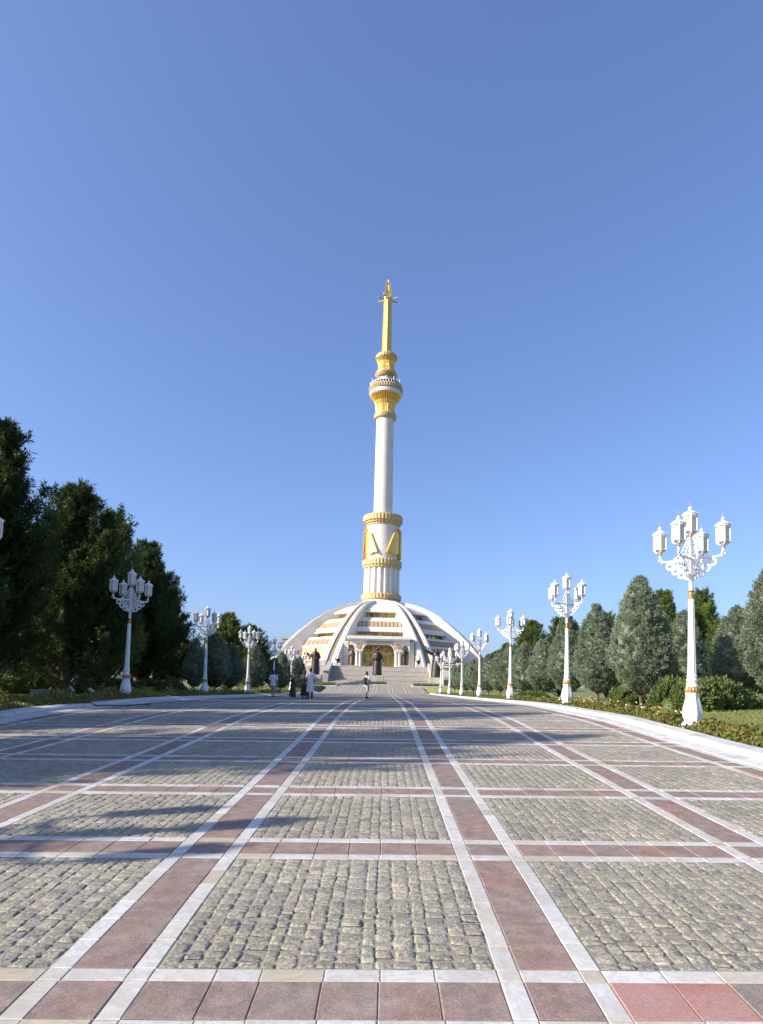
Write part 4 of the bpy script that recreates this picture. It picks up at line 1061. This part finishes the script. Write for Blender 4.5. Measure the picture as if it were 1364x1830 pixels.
def make_cypress(seed, H=4.3, Rm=1.2, nclump=3000, per=26, leaf=.056):
    g = np.random.default_rng(seed)
    ph = g.uniform(0, 6.28, 6)
    def bumpf(a, t): return 1 + .07 * np.sin(2 * a + ph[0] + 4 * t) + .055 * np.sin(5 * a + ph[1] - 9 * t) + .035 * np.sin(11 * a + ph[2] + 17 * t) + .03 * np.sin(2 * a + ph[3] + 26 * t)
    t = g.beta(1.05, 1.35, nclump); t = np.clip(t, .0, .995); a = g.uniform(0, 2 * np.pi, nclump)
    dep = g.uniform(.86, 1.015, nclump)
    r = Rm * cyp_r(t) * bumpf(a, t) * dep
    # boughs: rounded lumps on the surface with creases between them
    nbg = 230; bt = g.beta(1.05, 1.3, nbg); ba = g.uniform(0, 2 * np.pi, nbg); br_ = Rm * cyp_r(bt)
    bp = np.stack([br_ * np.cos(ba), br_ * np.sin(ba), bt * H], 1); cp_ = np.stack([Rm * cyp_r(t) * np.cos(a), Rm * cyp_r(t) * np.sin(a), t * H], 1)
    dm = np.sqrt(((cp_[:, None, :] - bp[None]) ** 2).sum(-1)).min(1)
    r = r + np.clip(.09 - 3.4 * dm ** 2, -.09, .09)
    r = np.maximum(r, .03)
    keep = (dm < .27) | (g.uniform(0, 1, nclump) < .6)
    keep &= np.sin(4 * a + 7 * t * 3 + ph[4]) * np.sin(19 * t + 2 * a + ph[5]) + .35 * np.sin(13 * a - 31 * t) > -.80
    a, t, r = a[keep], t[keep], r[keep]
    C = np.stack([r * np.cos(a), r * np.sin(a), t * H], 1)
    O = np.stack([np.cos(a), np.sin(a), .15 + .9 * np.clip((t - .25), -.3, .8)], 1); O /= np.linalg.norm(O, axis=1, keepdims=True)
    CC = np.repeat(C, per, 0); OO = np.repeat(O, per, 0)
    off = np.clip(g.normal(size=CC.shape), -1.6, 1.6) * .040; off += OO * g.uniform(-.08, .05, (len(CC), 1))
    D = OO * .9 + g.normal(size=CC.shape) * .5 + np.array([0, 0, .5])
    V, Fq = leaves_mesh('c', CC + off, D, leaf, leaf * .62, seed)
    me = npmesh('crown', V, Fq)
    # dense inner body of twigs
    nt_, na = 26, 28; Vb = []
    for i in range(nt_):
        tt = i / (nt_ - 1)
        for k in range(na):
            aa = 2 * math.pi * k / na
            rr = Rm * float(cyp_r(tt)) * float(bumpf(aa, tt)) * .83 * g.uniform(.93, 1.04)
            Vb.append((rr * math.cos(aa), rr * math.sin(aa), tt * H * .985))
    Fb = [(i * na + k, i * na + (k + 1) % na, (i + 1) * na + (k + 1) % na, (i + 1) * na + k) for i in range(nt_ - 1) for k in range(na)]
    Fb.append(tuple(range(na))); bm_ = MB().add(Vb, Fb)
    return me, bm_.mesh('inner_twigs', weld=False)
CYPM = [make_cypress(11 + i, 4.3, 1.2) for i in range(4)]
def trunk_mesh(h, r0, lean, seed, forks=3):
    g = random.Random(seed); b = MB()
    b.tube([(0, 0, -.15), (lean * .2, 0, h * .3), (lean * .6, .03, h * .7), (lean, 0, h)], [r0 * 1.35, r0, r0 * .9, r0 * .7], 9)
    for i in range(forks):
        a = 6.28 * i / forks + g.random(); b.tube([(lean * .7, 0, h * .72), (lean + .25 * math.cos(a), .25 * math.sin(a), h * 1.15), (lean + .55 * math.cos(a), .55 * math.sin(a), h * 1.7)], [r0 * .6, r0 * .42, r0 * .2], 6)
    return b.mesh('trunk', True)
TRK = [trunk_mesh(.62, .085, lean, i) for i, lean in enumerate((.0, .12, -.1, .28))]
CNT = {'r': 0}
def cypress(x, y, h, wd, label, v, dark=False, group='trimmed cypress cones along the avenue', rz=0):
    r = empty('cypress_tree', (x, y, float(gz(x, y)) + .1), rz); tag(r, label, 'tree', group)
    s = (h - .55) / 4.3; q = wd / 2.85
    me, inner = CYPM[v % 4]
    ob('trunk', TRK[v % 4], M['bark'], r, None, None, (q, q, .9))
    mt = M['cyp_shade'] if dark else M['cyp']  # dark picks the foliage colour that already holds the shade
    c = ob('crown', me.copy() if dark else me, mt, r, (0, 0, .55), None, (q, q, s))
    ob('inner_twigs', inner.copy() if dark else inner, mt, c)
    return r
G1 = 'trimmed cypress cones on the right lawn'; G2 = 'trimmed cypress cones on the left side'
XX = lambda p, Y, yy=1240: at(p, yy, Y)[0]
def cones():
    big = [(1146, 23.0, 4.95, 2.45, 'big blue-green trimmed cypress cone nearest the camera on the right lawn'),
           (1408, 17.5, 4.95, 2.6, 'blue-green cypress cone cut by the right edge of the photo'),
           (1322, 24.5, 4.1, 2.3, 'cypress cone with a dark shadow on it and a leaning trunk, by the right edge'),
           (1226, 30.0, 4.6, 2.5, 'cypress cone standing right behind the nearest right lamp post'),
           (1068, 28.5, 4.6, 2.5, 'round-topped cypress cone just left of the big right one'),
           (1016, 34.5, 4.9, 2.5, 'cypress cone behind the second right lamp post'),
           (971, 39.5, 3.9, 2.4, 'cypress cone between the second and third right lamps'),
           (938, 45.0, 4.1, 2.4, 'cypress cone just right of the third right lamp'),
           (912, 50.5, 4.3, 2.4, 'cypress cone behind the third right lamp post'),
           (893, 55.5, 4.2, 2.4, 'cypress cone in the right row just left of the third lamp'),
           (874, 61.5, 4.2, 2.4, 'cypress cone in the right row, just right of the fourth lamp'),
           (859, 67.0, 4.2, 2.4, 'cypress cone in the right row behind the fourth lamp'),
           (846, 72.0, 4.2, 2.3, 'cypress cone in the right row between fourth and fifth lamps'),
           (834, 77.0, 4.0, 2.3, 'far small cypress cone just right of the fifth right lamp'),
           (823, 83.0, 4.0, 2.3, 'far small cypress cone behind the fifth right lamp'),
           (812, 89.0, 4.0, 2.2, 'last small cypress cone of the right row, nearest the stairs')]
    for i, (p, Y, h, wd, lab) in enumerate(big): cypress(XX(p, Y), Y, h, wd, lab, i + (1 if i == 2 else 0), False, G1, i * 1.3)
    left = [(347, 39.5, 3.5, 1.7, 'slim cypress cone under the pines left of the second left lamp'),
            (383, 42.5, 4.2, 2.5, 'dark broad cypress cone right behind the second left lamp'),
            (412, 45.5, 3.7, 1.9, 'dark cypress cone between the second and third left lamps'),
            (453, 56.0, 4.4, 2.6, 'very dark cypress cone just right of the third left lamp'),
            (489, 60.0, 3.4, 2.2, 'trimmed cypress cone behind the walking man in white shirt'),
            (502, 66.0, 4.4, 2.4, 'tall cypress cone right of the walking man in white shirt'),
            (523, 72.0, 4.3, 2.3, 'cypress cone behind the woman in olive robe'),
            (534, 76.0, 4.3, 2.2, 'last cypress cone of the left row, left of the left statue')]
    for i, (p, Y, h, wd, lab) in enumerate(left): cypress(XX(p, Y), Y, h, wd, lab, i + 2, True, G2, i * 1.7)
cones()

def make_pine(seed, H=10.5, Rm=2.7, nb=150, light=False):
    g = np.random.default_rng(seed); b = MB()
    b.tube([(0, 0, -.2), (.05, .02, H * .3), (-.04, .05, H * .65), (0, 0, H * .97)], [.24, .19, .11, .02], 9)
    C, D = [], []
    ph = g.uniform(0, 6.28, 3)
    for i in range(nb):
        f = (i + .5) / nb; h = H * (.10 + .86 * f ** .92); a = i * 2.39996 + g.uniform(-.4, .4)
        env = Rm * (1 - ((h / H - .10) / .9) ** 2.1) ** .72 * (1 + .22 * math.sin(2 * a + ph[0] + h * .8) + .15 * math.sin(3 * a + ph[1] - h * 1.3))
        ln = max(.45, env * g.uniform(.58, 1.22)); rise = g.uniform(.45, 1.1) + .8 * f
        d = np.array([math.cos(a), math.sin(a), rise]); d /= np.linalg.norm(d)
        p0 = np.array([0, 0, h - .35 * ln]); pts = []
        for s in np.linspace(0, 1, 5):
            q = p0 + d * ln * s + np.array([0, 0, .30 * ln * s ** 2.2]); pts.append(q)
        if ln > .5: b.tube(pts, [.045 * ln ** .5, .036 * ln ** .5, .026, .018, .008], 5)
        m_ = int(9 + 9 * ln)
        for s in g.uniform(.28, 1.0, m_) ** .8:
            q = p0 + d * ln * s + np.array([0, 0, .30 * ln * s ** 2.2])
            sp = .30 * ln * (1.15 - s) + .06
            q = q + g.normal(size=3) * np.array([1, 1, .55]) * sp * .55
            dd = d * .6 + np.array([0, 0, .8]) + g.normal(size=3) * .45
            C.append(q); D.append(dd)
    C, D = np.array(C), np.array(D); D /= np.linalg.norm(D, axis=1, keepdims=True); per = 30
    CC = np.repeat(C, per, 0); DD = np.repeat(D, per, 0)
    along = g.uniform(-.22, .22, (len(CC), 1)); CC = CC + DD * along
    ND = DD * g.uniform(.35, 1.0, (len(CC), 1)) + g.normal(size=CC.shape) * .62
    V, Fq = leaves_mesh('p', CC, ND, .20, .032, seed)
    return npmesh('crown', V, Fq), b.mesh('trunk', True)
PINE = [make_pine(41), make_pine(42, 10.0, 2.5), make_pine(43, 9.5, 2.9)]
def pine(x, y, h, wf, v, label, group, rz=0, light=False):
    r = empty('pine_tree', (x, y, float(gz(x, y)) + .1), rz); tag(r, label, 'tree', group)
    H = (10.5, 10.0, 9.5)[v]; k = h / H; me, tr = PINE[v]
    ob('trunk', tr, M['bark'], r, None, None, (k * wf, k * wf, k))
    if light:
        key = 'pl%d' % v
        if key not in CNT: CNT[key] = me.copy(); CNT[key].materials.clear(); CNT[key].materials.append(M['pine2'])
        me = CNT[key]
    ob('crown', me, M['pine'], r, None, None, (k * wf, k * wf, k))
def pines():
    L = 'dark pines left of the avenue'; RT = 'green pines behind the cypress row'
    # (x, y, height, width factor, variant, label)
    for i, (x, y, h, wf, v, lab) in enumerate([
            (-19.6, -.3, 8.8, .8, 1, 'pine left of the camera, seen only by its near shadow streak'),
            (-16.2, 6.9, 10.6, 1.05, 2, 'nearest pine outside the left edge, seen only by its shadow'),
            (-15.8, 12.8, 11.0, 1.15, 0, 'dark pine outside the left edge, seen by its shadow across the avenue'),
            (-15.2, 18.6, 10.7, 1.15, 1, 'tallest dark pine, cut by the left edge of the photo'),
            (-15.2, 23.6, 10.8, 1.12, 0, 'tall dark pine second from the left edge'),
            (-15.0, 29.3, 10.0, 1.12, 2, 'dark pine with sunlit top, left of the whole left lamp'),
            (-15.2, 33.5, 10.0, 1.0, 1, 'dark pine with sunlit yellow-green crown behind the whole left lamp'),
            (-15.4, 39.7, 9.8, 1.05, 0, 'dark pine just right of the whole left lamp'),
            (-16.0, 43.6, 8.5, 1.2, 2, 'rightmost tall dark pine, left of the second left lamp'),
            (XX(402, 52), 52.0, 6.7, 1.5, 1, 'lower yellow-green pine behind the second left lamp'),
            (XX(446, 59), 59.0, 6.4, 1.35, 2, 'bushy pine behind the third left lamp'),
            (-21.0, 62.0, 7.2, 1.2, 0, 'pine standing far back left of the dome'),
            (-21.5, 21.0, 10.5, 1.2, 2, 'back-row dark pine near the left edge'),
            (-22.0, 31.0, 10.0, 1.2, 0, 'back-row dark pine behind the sunlit-topped pine'),
            (-18.6, 36.6, 9.3, 1.15, 2, 'second-row dark pine filling the gap behind the whole left lamp'),
            (-22.5, 42.0, 8.6, 1.2, 1, 'back-row dark pine behind the rightmost tall pines'),
            (-30.0, 27.0, 9.0, 1.4, 0, 'third-row dark pine far back at the left edge'),
            (-31.0, 38.0, 9.0, 1.4, 1, 'third-row dark pine far back behind the whole left lamp'),
            (-33.0, 68.0, 8.0, 1.9, 2, 'distant broad dark tree seen between the left trunks'),
            (-39.0, 80.0, 8.5, 1.9, 1, 'distant broad dark tree behind the leftmost trunks'),
            (-48.0, 80.0, 9.0, 2.0, 0, 'distant broad dark tree at the far left'),
            (-38.0, 33.0, 8.0, 1.9, 1, 'farthest broad dark tree at the left edge'),
            (-40.0, 45.0, 8.0, 1.9, 2, 'farthest broad dark tree behind the left pines'),
            (-40.0, 58.0, 8.0, 1.9, 0, 'farthest broad dark tree behind the second left lamp'),
            (-30.0, 52.0, 8.0, 1.4, 2, 'third-row dark pine far back behind the second left lamp')]):
        pine(x, y, h, wf, v, lab, L, i * 1.9, i in (6, 9, 10, 11))  # lighter needles put sunlight into the crown colour behind the whole left lamp
    for i, (p, Y, top, wf, v, lab) in enumerate([
            (1192, 44, 1056, 1.0, 0, 'slim green pine right of the big cypress cone'),
            (1258, 46, 1056, 1.15, 1, 'tall airy green pine behind the nearest right lamp'),
            (1292, 42, 1108, 1.2, 2, 'low green pine left of the shadowed cypress cone'),
            (1130, 52, 1085, .8, 1, 'green pine top just left of the big cypress cone'),
            (1000, 58, 1104, 1.1, 0, 'green pine right of the third right lamp, pale crown'),
            (950, 56, 1110, 1.4, 2, 'bright green pine just right of the third right lamp'),
            (1085, 60, 1097, .9, 2, 'dark green pine top behind the round-topped cypress'),
            (1345, 46, 1112, 1.3, 1, 'green tree behind the shadowed cypress cone at the right edge'),
            (1410, 44, 1100, 1.3, 0, 'green tree just outside the right edge'),
            (1330, 62, 1130, 1.5, 2, 'farther green tree between the two right-edge cones'),
            (905, 92, 1150, 1.3, 1, 'distant dark tree at the end of the right row')]):
        x = XX(p, Y); h = at(p, top, Y)[1] - float(gz(x, Y)) - .1
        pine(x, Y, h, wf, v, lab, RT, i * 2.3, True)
    for i, (p, Y, top, lab) in enumerate([(468, 105, 1163, 'distant tree left of the dome behind the lamps'), (917, 140, 1160, 'far tree on the horizon right of the dome'), (888, 150, 1165, 'far tree touching the right rib of the dome')]):
        x = XX(p, Y); h = at(p, top, Y)[1] - float(gz(x, Y)); pine(x, Y, h, 1.5, i % 3, lab, 'distant trees', i)
pines()

def mound_leaves(g, rx, ry, rz, n, per, leaf, lobes):
    Cs = []
    for _ in range(lobes):
        c = np.array([g.uniform(-.62, .62) * rx, g.uniform(-.62, .62) * ry, 0]); s = g.uniform(.45, .75)
        th = g.uniform(0, 2 * np.pi, n // lobes); ph = np.arccos(g.uniform(0, 1, n // lobes))
        q = np.stack([np.sin(ph) * np.cos(th) * rx * s, np.sin(ph) * np.sin(th) * ry * s, np.cos(ph) * rz * g.uniform(.65, 1.0)], 1) * g.uniform(.85, 1.05, (n // lobes, 1))
        Cs.append(q + c)
    C = np.concatenate(Cs); O = C / np.array([rx, ry, rz * .8]); O /= np.linalg.norm(O, axis=1, keepdims=True) + 1e-6
    CC = np.repeat(C, per, 0) + g.normal(size=(len(C) * per, 3)) * .05; OO = np.repeat(O, per, 0)
    D = OO * .8 + g.normal(size=CC.shape) * .5 + np.array([0, 0, .25])
    V, Fq = leaves_mesh('m', CC, D, leaf, leaf * .4, int(g.integers(1e6)))
    V[:, 2] = np.maximum(V[:, 2], .02)
    return V, Fq
JUN = []
for i in range(3):
    g = np.random.default_rng(70 + i); V, Fq = mound_leaves(g, 1.3, 1.1, .75, 900, 16, .13, 7)
    JUN.append(npmesh('foliage', V, Fq))
def juniper_core(me):
    b = MB(); b.ball((0, 0, .05), .95, .8, .42, 14, 8); return b.mesh('stems')
JC = juniper_core(None)
def juniper(x, y, sx, sz, v, label, grp, rz):
    r = empty('juniper_shrub', (x, y, float(gz(x, y)) + .09), rz); tag(r, label, 'shrub', grp)
    ob('foliage', JUN[v % 3], M['juni'], r, None, None, (sx, sx, sz)); ob('inner_twigs', JC, M['juni'], r, None, None, (sx * .8, sx * .8, sz * .8))
def junipers():
    for i, (p, Y, sx, sz, lab) in enumerate([
            (1210, 21.5, .85, 1.35, 'spreading juniper mound left of the nearest right lamp base'),
            (1278, 22.5, 1.05, 1.45, 'spreading juniper mound right of the nearest right lamp base'),
            (1318, 24.0, .75, 1.0, 'low juniper under the shadowed cypress cone'),
            (1128, 24.5, .55, .9, 'small juniper beside the trunk of the big cypress cone'),
            (950, 38.5, .9, .7, 'low green shrub right of the third right lamp base')]):
        juniper(XX(p, Y), Y, sx, sz, i, lab, 'spreading junipers on the right lawn', i * 1.1)
    spots = [(-17.0, 22, 'spreading juniper under the pines at the left edge'), (-19.0, 26, 'juniper mound behind the leftmost pine trunks'), (-18.2, 29, 'juniper mound left of the whole left lamp'),
             (-16.8, 32, 'juniper just left of the whole left lamp base'), (-17.8, 35, 'sunlit juniper mound right of the whole left lamp'), (-16.2, 37, 'sunlit juniper between two pine trunks right of the left lamp'),
             (-18.0, 40, 'sunlit juniper mound under the rightmost tall pine'), (-15.6, 41, 'sunlit juniper mound left of the second left lamp'), (-14.2, 38.5, 'low juniper left of the second left lamp base'),
             (-19.5, 45, 'far juniper mound behind the second left lamp'), (-24.5, 34, 'far juniper mound deep under the left pines'), (-25.0, 29, 'far juniper mound at the left edge'), (-24.0, 40, 'far juniper mound behind the whole left lamp')]
    for i, (x, y, lab) in enumerate(spots): juniper(x, y, 1.25, 1.15, i, lab, 'spreading junipers under the left pines', i * 1.7)
junipers()

def beds():
    # rose planting: leafy ground cover in a band behind each kerb
    for nm, x0, x1, y0, y1, n, h, lab in (('rose_hedge', XB1 + .05, XB1 + 1.35, 6, 85, 46000, .22, 'leafy rose planting along the right kerb'), ('rose_hedge', XB0 - 2.1, XB0 - .1, 12, 85, 40000, .42, 'dark leafy planting along the left kerb')):
        g = np.random.default_rng(5 if x0 > 0 else 6)
        y = y0 + (y1 - y0) * g.uniform(0, 1, n) ** 1.7; x = g.uniform(x0, x1, n)
        hn = .55 + .28 * np.sin(x * 3.1 + y * 1.7) + .25 * np.sin(y * 3.9 - x * 2.2) + .15 * np.sin(y * 9.1 + x * 7)
        edge = np.clip(np.minimum(x - x0, x1 - x) / .35, .15, 1)
        z = np.abs(g.normal(.55, .3, n)).clip(.05, 1.1) * h * np.clip(hn, .25, 1.2) * edge
        if x0 > 0:
            near = np.hypot(x - XLR, y - lampR[0]) < .28; z = np.where(near, z * .4, z)
        C = np.stack([x, y, gz(x, y) + .11 + z], 1)
        D = g.normal(size=(n, 3)) * .8 + np.array([0, 0, .5])
        V, Fq = leaves_mesh('r', C, D, .085, .06, 3)
        o = ob(nm, npmesh(nm, V, Fq), M['rose']); tag(o, lab, 'rose bed', None, 'stuff')
    # blossoms on the right bed
    g = np.random.default_rng(9); b = MB()
    spots = []
    for _ in range(95):
        y = 9 + 60 * g.uniform() ** 1.6
        if g.uniform() < .6: y = g.uniform(15.5, 26)
        spots.append((g.uniform(XB1 + .15, XB1 + 1.3), y))
    for (x, y) in spots:
        s = g.uniform(.022, .048); z = float(gz(x, y)) + .11 + g.uniform(.16, .34)
        V = []; 
        for j in range(3):
            for k in range(6):
                a = 2 * math.pi * k / 6 + j * .5; r = s * (.55, 1.0, .5)[j] * g.uniform(.8, 1.2)
                V.append((x + r * math.cos(a), y + r * math.sin(a), z + s * (-.5, .1, .55)[j]))
        b.add(V, [(j * 6 + k, j * 6 + (k + 1) % 6, j * 6 + 6 + (k + 1) % 6, j * 6 + 6 + k) for j in range(2) for k in range(6)] + [(12, 13, 14, 15, 16, 17)])
    o = ob('rose_flowers', b.mesh('rose_flowers', weld=False), M['petal']); tag(o, 'pale, orange and red rose blossoms along the right kerb', 'roses', None, 'stuff')
    # mown grass of the right lawn
    g = np.random.default_rng(12); n = 90000
    y = 11 + 34 * g.uniform(0, 1, n) ** 1.4; x = XB1 + 1.2 + 17 * g.uniform(0, 1, n)
    C = np.stack([x, y, gz(x, y) + .10], 1); D = g.normal(size=(n, 3)) * .45 + np.array([0, 0, 1.])
    V, Fq = leaves_mesh('g', C, D, .075, .016, 4)
    tag(ob('lawn_grass', npmesh('lawn_grass', V, Fq), M['blade']), 'short yellow-green mown grass under the right trees', 'grass', None, 'stuff')
    g = np.random.default_rng(13); n = 40000
    y = 16 + 34 * g.uniform(0, 1, n); x = XB0 - 2.0 - 12 * g.uniform(0, 1, n)
    C = np.stack([x, y, gz(x, y) + .10], 1); D = g.normal(size=(n, 3)) * .45 + np.array([0, 0, 1.])
    V, Fq = leaves_mesh('g', C, D, .08, .018, 5)
    tag(ob('lawn_grass', npmesh('lawn_grass', V, Fq), M['blade']), 'shaded short grass under the left pines', 'grass', None, 'stuff')
beds()

def islands():
    """kerbed planting islands on the rise before the stairs"""
    def island(px0, px1, Y, dp, label, hedge=.35, leaf='juni'):
        xa, xb = at(px0, 1222, Y)[0], at(px1, 1222, Y)[0]; xm = (xa + xb) / 2; z = float(gz(xm, Y))
        r = empty('flower_bed', (xm, Y, z)); tag(r, label, 'flower bed', 'planting islands before the stairs')
        hw = (xb - xa) / 2; sl = slope(Y)
        b = MB()
        for (x0, x1, y0, y1) in ((-hw, hw, -dp, -dp + .3), (-hw, hw, dp - .3, dp), (-hw, -hw + .3, -dp + .31, dp - .31), (hw - .3, hw, -dp + .31, dp - .31)): b.box(x0, x1, y0, y1, -.6, .16)
        b.build('edging', M['kerb'], r, False, None, (sl, 0, 0))
        g = np.random.default_rng(int(px0)); n = int(900 * hw * dp); x = g.uniform(-hw + .3, hw - .3, n); y = g.uniform(-dp + .3, dp - .3, n)
        C = np.stack([x, y, np.abs(g.normal(.4, .3, n)) * hedge + y * math.tan(sl) + .05], 1); D = g.normal(size=(n, 3)) * .7 + np.array([0, 0, .6])
        V, Fq = leaves_mesh('i', C, D, .16, .10, 2)
        tag(ob('planting', npmesh('planting', V, Fq), M[leaf], r), kind='stuff')
        MB().box(-hw + .29, hw - .29, -dp + .29, dp - .29, -.5, .05).build('soil', M['soil'], r, False, None, (sl, 0, 0))
    island(560, 603, 101.5, 1.8, 'planting island under the left statue')
    island(478, 556, 100.5, 1.6, 'long planting island far left before the stairs')
    island(654, 694, 106.2, 1.6, 'planting island at the foot of the middle statue', .5)
    island(736, 792, 102.0, 1.8, 'planting island under the right statue')
islands()

def far_things():
    def building(px0, px1, top, Y, d, label, nfl, nwin, mat):
        x0, z1 = at(px0, top, Y); x1 = at(px1, top, Y)[0]; z0 = float(gz(0, 200))
        r = empty('far_building', ((x0 + x1) / 2, Y, z0)); tag(r, label, 'building')
        hw, h = (x1 - x0) / 2, z1 - z0
        MB().box(-hw, hw, 0, d, -1, h).build('wall', mat, r); MB().box(-hw - .4, hw + .4, -.4, d + .4, h + .003, h + .9).build('roof', mat, r)
        for f in range(nfl):
            for k in range(nwin):
                xa = -hw + 2 * hw * (k + .25) / nwin; xb = -hw + 2 * hw * (k + .75) / nwin; za = h * (f + .3) / nfl; zb = h * (f + .75) / nfl
                MB().box(xa, xb, -.12, .05, za, zb).build('window', M['dglass'], r)
    building(504, 560, 1142, 300, 30, 'grey block-like building far behind the left of the dome', 4, 6, M['fbuild'])
    building(462, 500, 1180, 190, 18, 'beige low building glimpsed between the left cypress cones', 3, 5, M['wallstone'])
    # white board stand right of the stairs
    r = empty('kiosk', (XX(790, 118, 1205), 106.5, ZG)); tag(r, 'small white and red booth between the far right lamps', 'booth')
    MB().box(-1.0, 1.0, -.8, .8, 0, 3.2).build('body', M['kerb'], r); MB().box(-1.3, 1.3, -1.1, 1.1, 3.203, 3.5).build('roof', M['wstone'], r)
    MB().box(-.8, .8, -.86, -.803, 1.2, 1.7).build('red_band', M['medal'], r); MB().box(-.8, .8, -.84, -.803, .2, 1.1).build('panel', M['dglass'], r)
far_things()

def small_things():
    # garden floodlights leaning in the left bed, a box and a hose
    for i, (p, py, Y, lab) in enumerate([(163, 1236, 22.5, 'small pale floodlight leaning in the bed left of the left lamp'), (128, 1234, 21.5, 'small grey floodlight among shrubs, left of the pale one'), (300, 1236, 30.0, 'pale floodlight in the bed between the two left lamps'), (236, 1236, 27.0, 'low grey floodlight just right of the left lamp base')]):
        x, z = at(p, py, Y); g = float(gz(x, Y)) + .1
        r = empty('floodlight', (x, Y, g), R(20 + 40 * i)); tag(r, lab, 'floodlight', 'garden floodlights in the left bed')
        h = max(.35, z - g + .05)
        MB().tube([(0, 0, -.1), (0, 0, h)], .018, 6).build('stake', M['metal'], r)
        hd = MB().box(-.11, .11, -.02, .02, -.06, .06).build('head', M['metal'], r, False, (0, 0, h), (R(-35), R(38), 0))
        MB().box(-.10, .10, -.03, -.021, -.05, .05).build('lens', M['wallstone'], hd)
    x, z = at(72, 1238, 22); r = empty('stone_box', (x, 22, float(gz(x, 22)) + .1), .2); tag(r, 'grey stone-like utility box under the left pines', 'box')
    MB().box(-.25, .25, -.2, .2, 0, .36).build('body', M['metal'], r); MB().box(-.28, .28, -.23, .23, .363, .41).build('lid', M['metal'], r)
    pts = []
    for i in range(14):
        f = i / 13; x = XB0 - .25 + 1.75 * f; y = 18.6 + 3.6 * f + .25 * math.sin(f * 7)
        zz = float(gz(x, y)); e = XE0 - KG
        pts.append((x, y, zz + (.155 if x < e - .05 else .055 if x < XE0 else .03)))
    o = MB().tube(pts, .02, 6).build('garden_hose', M['rubber']); tag(o, 'dark garden hose lying over the left kerb near the left lamp', 'hose')
small_things()
bpy.context.view_layer.update()
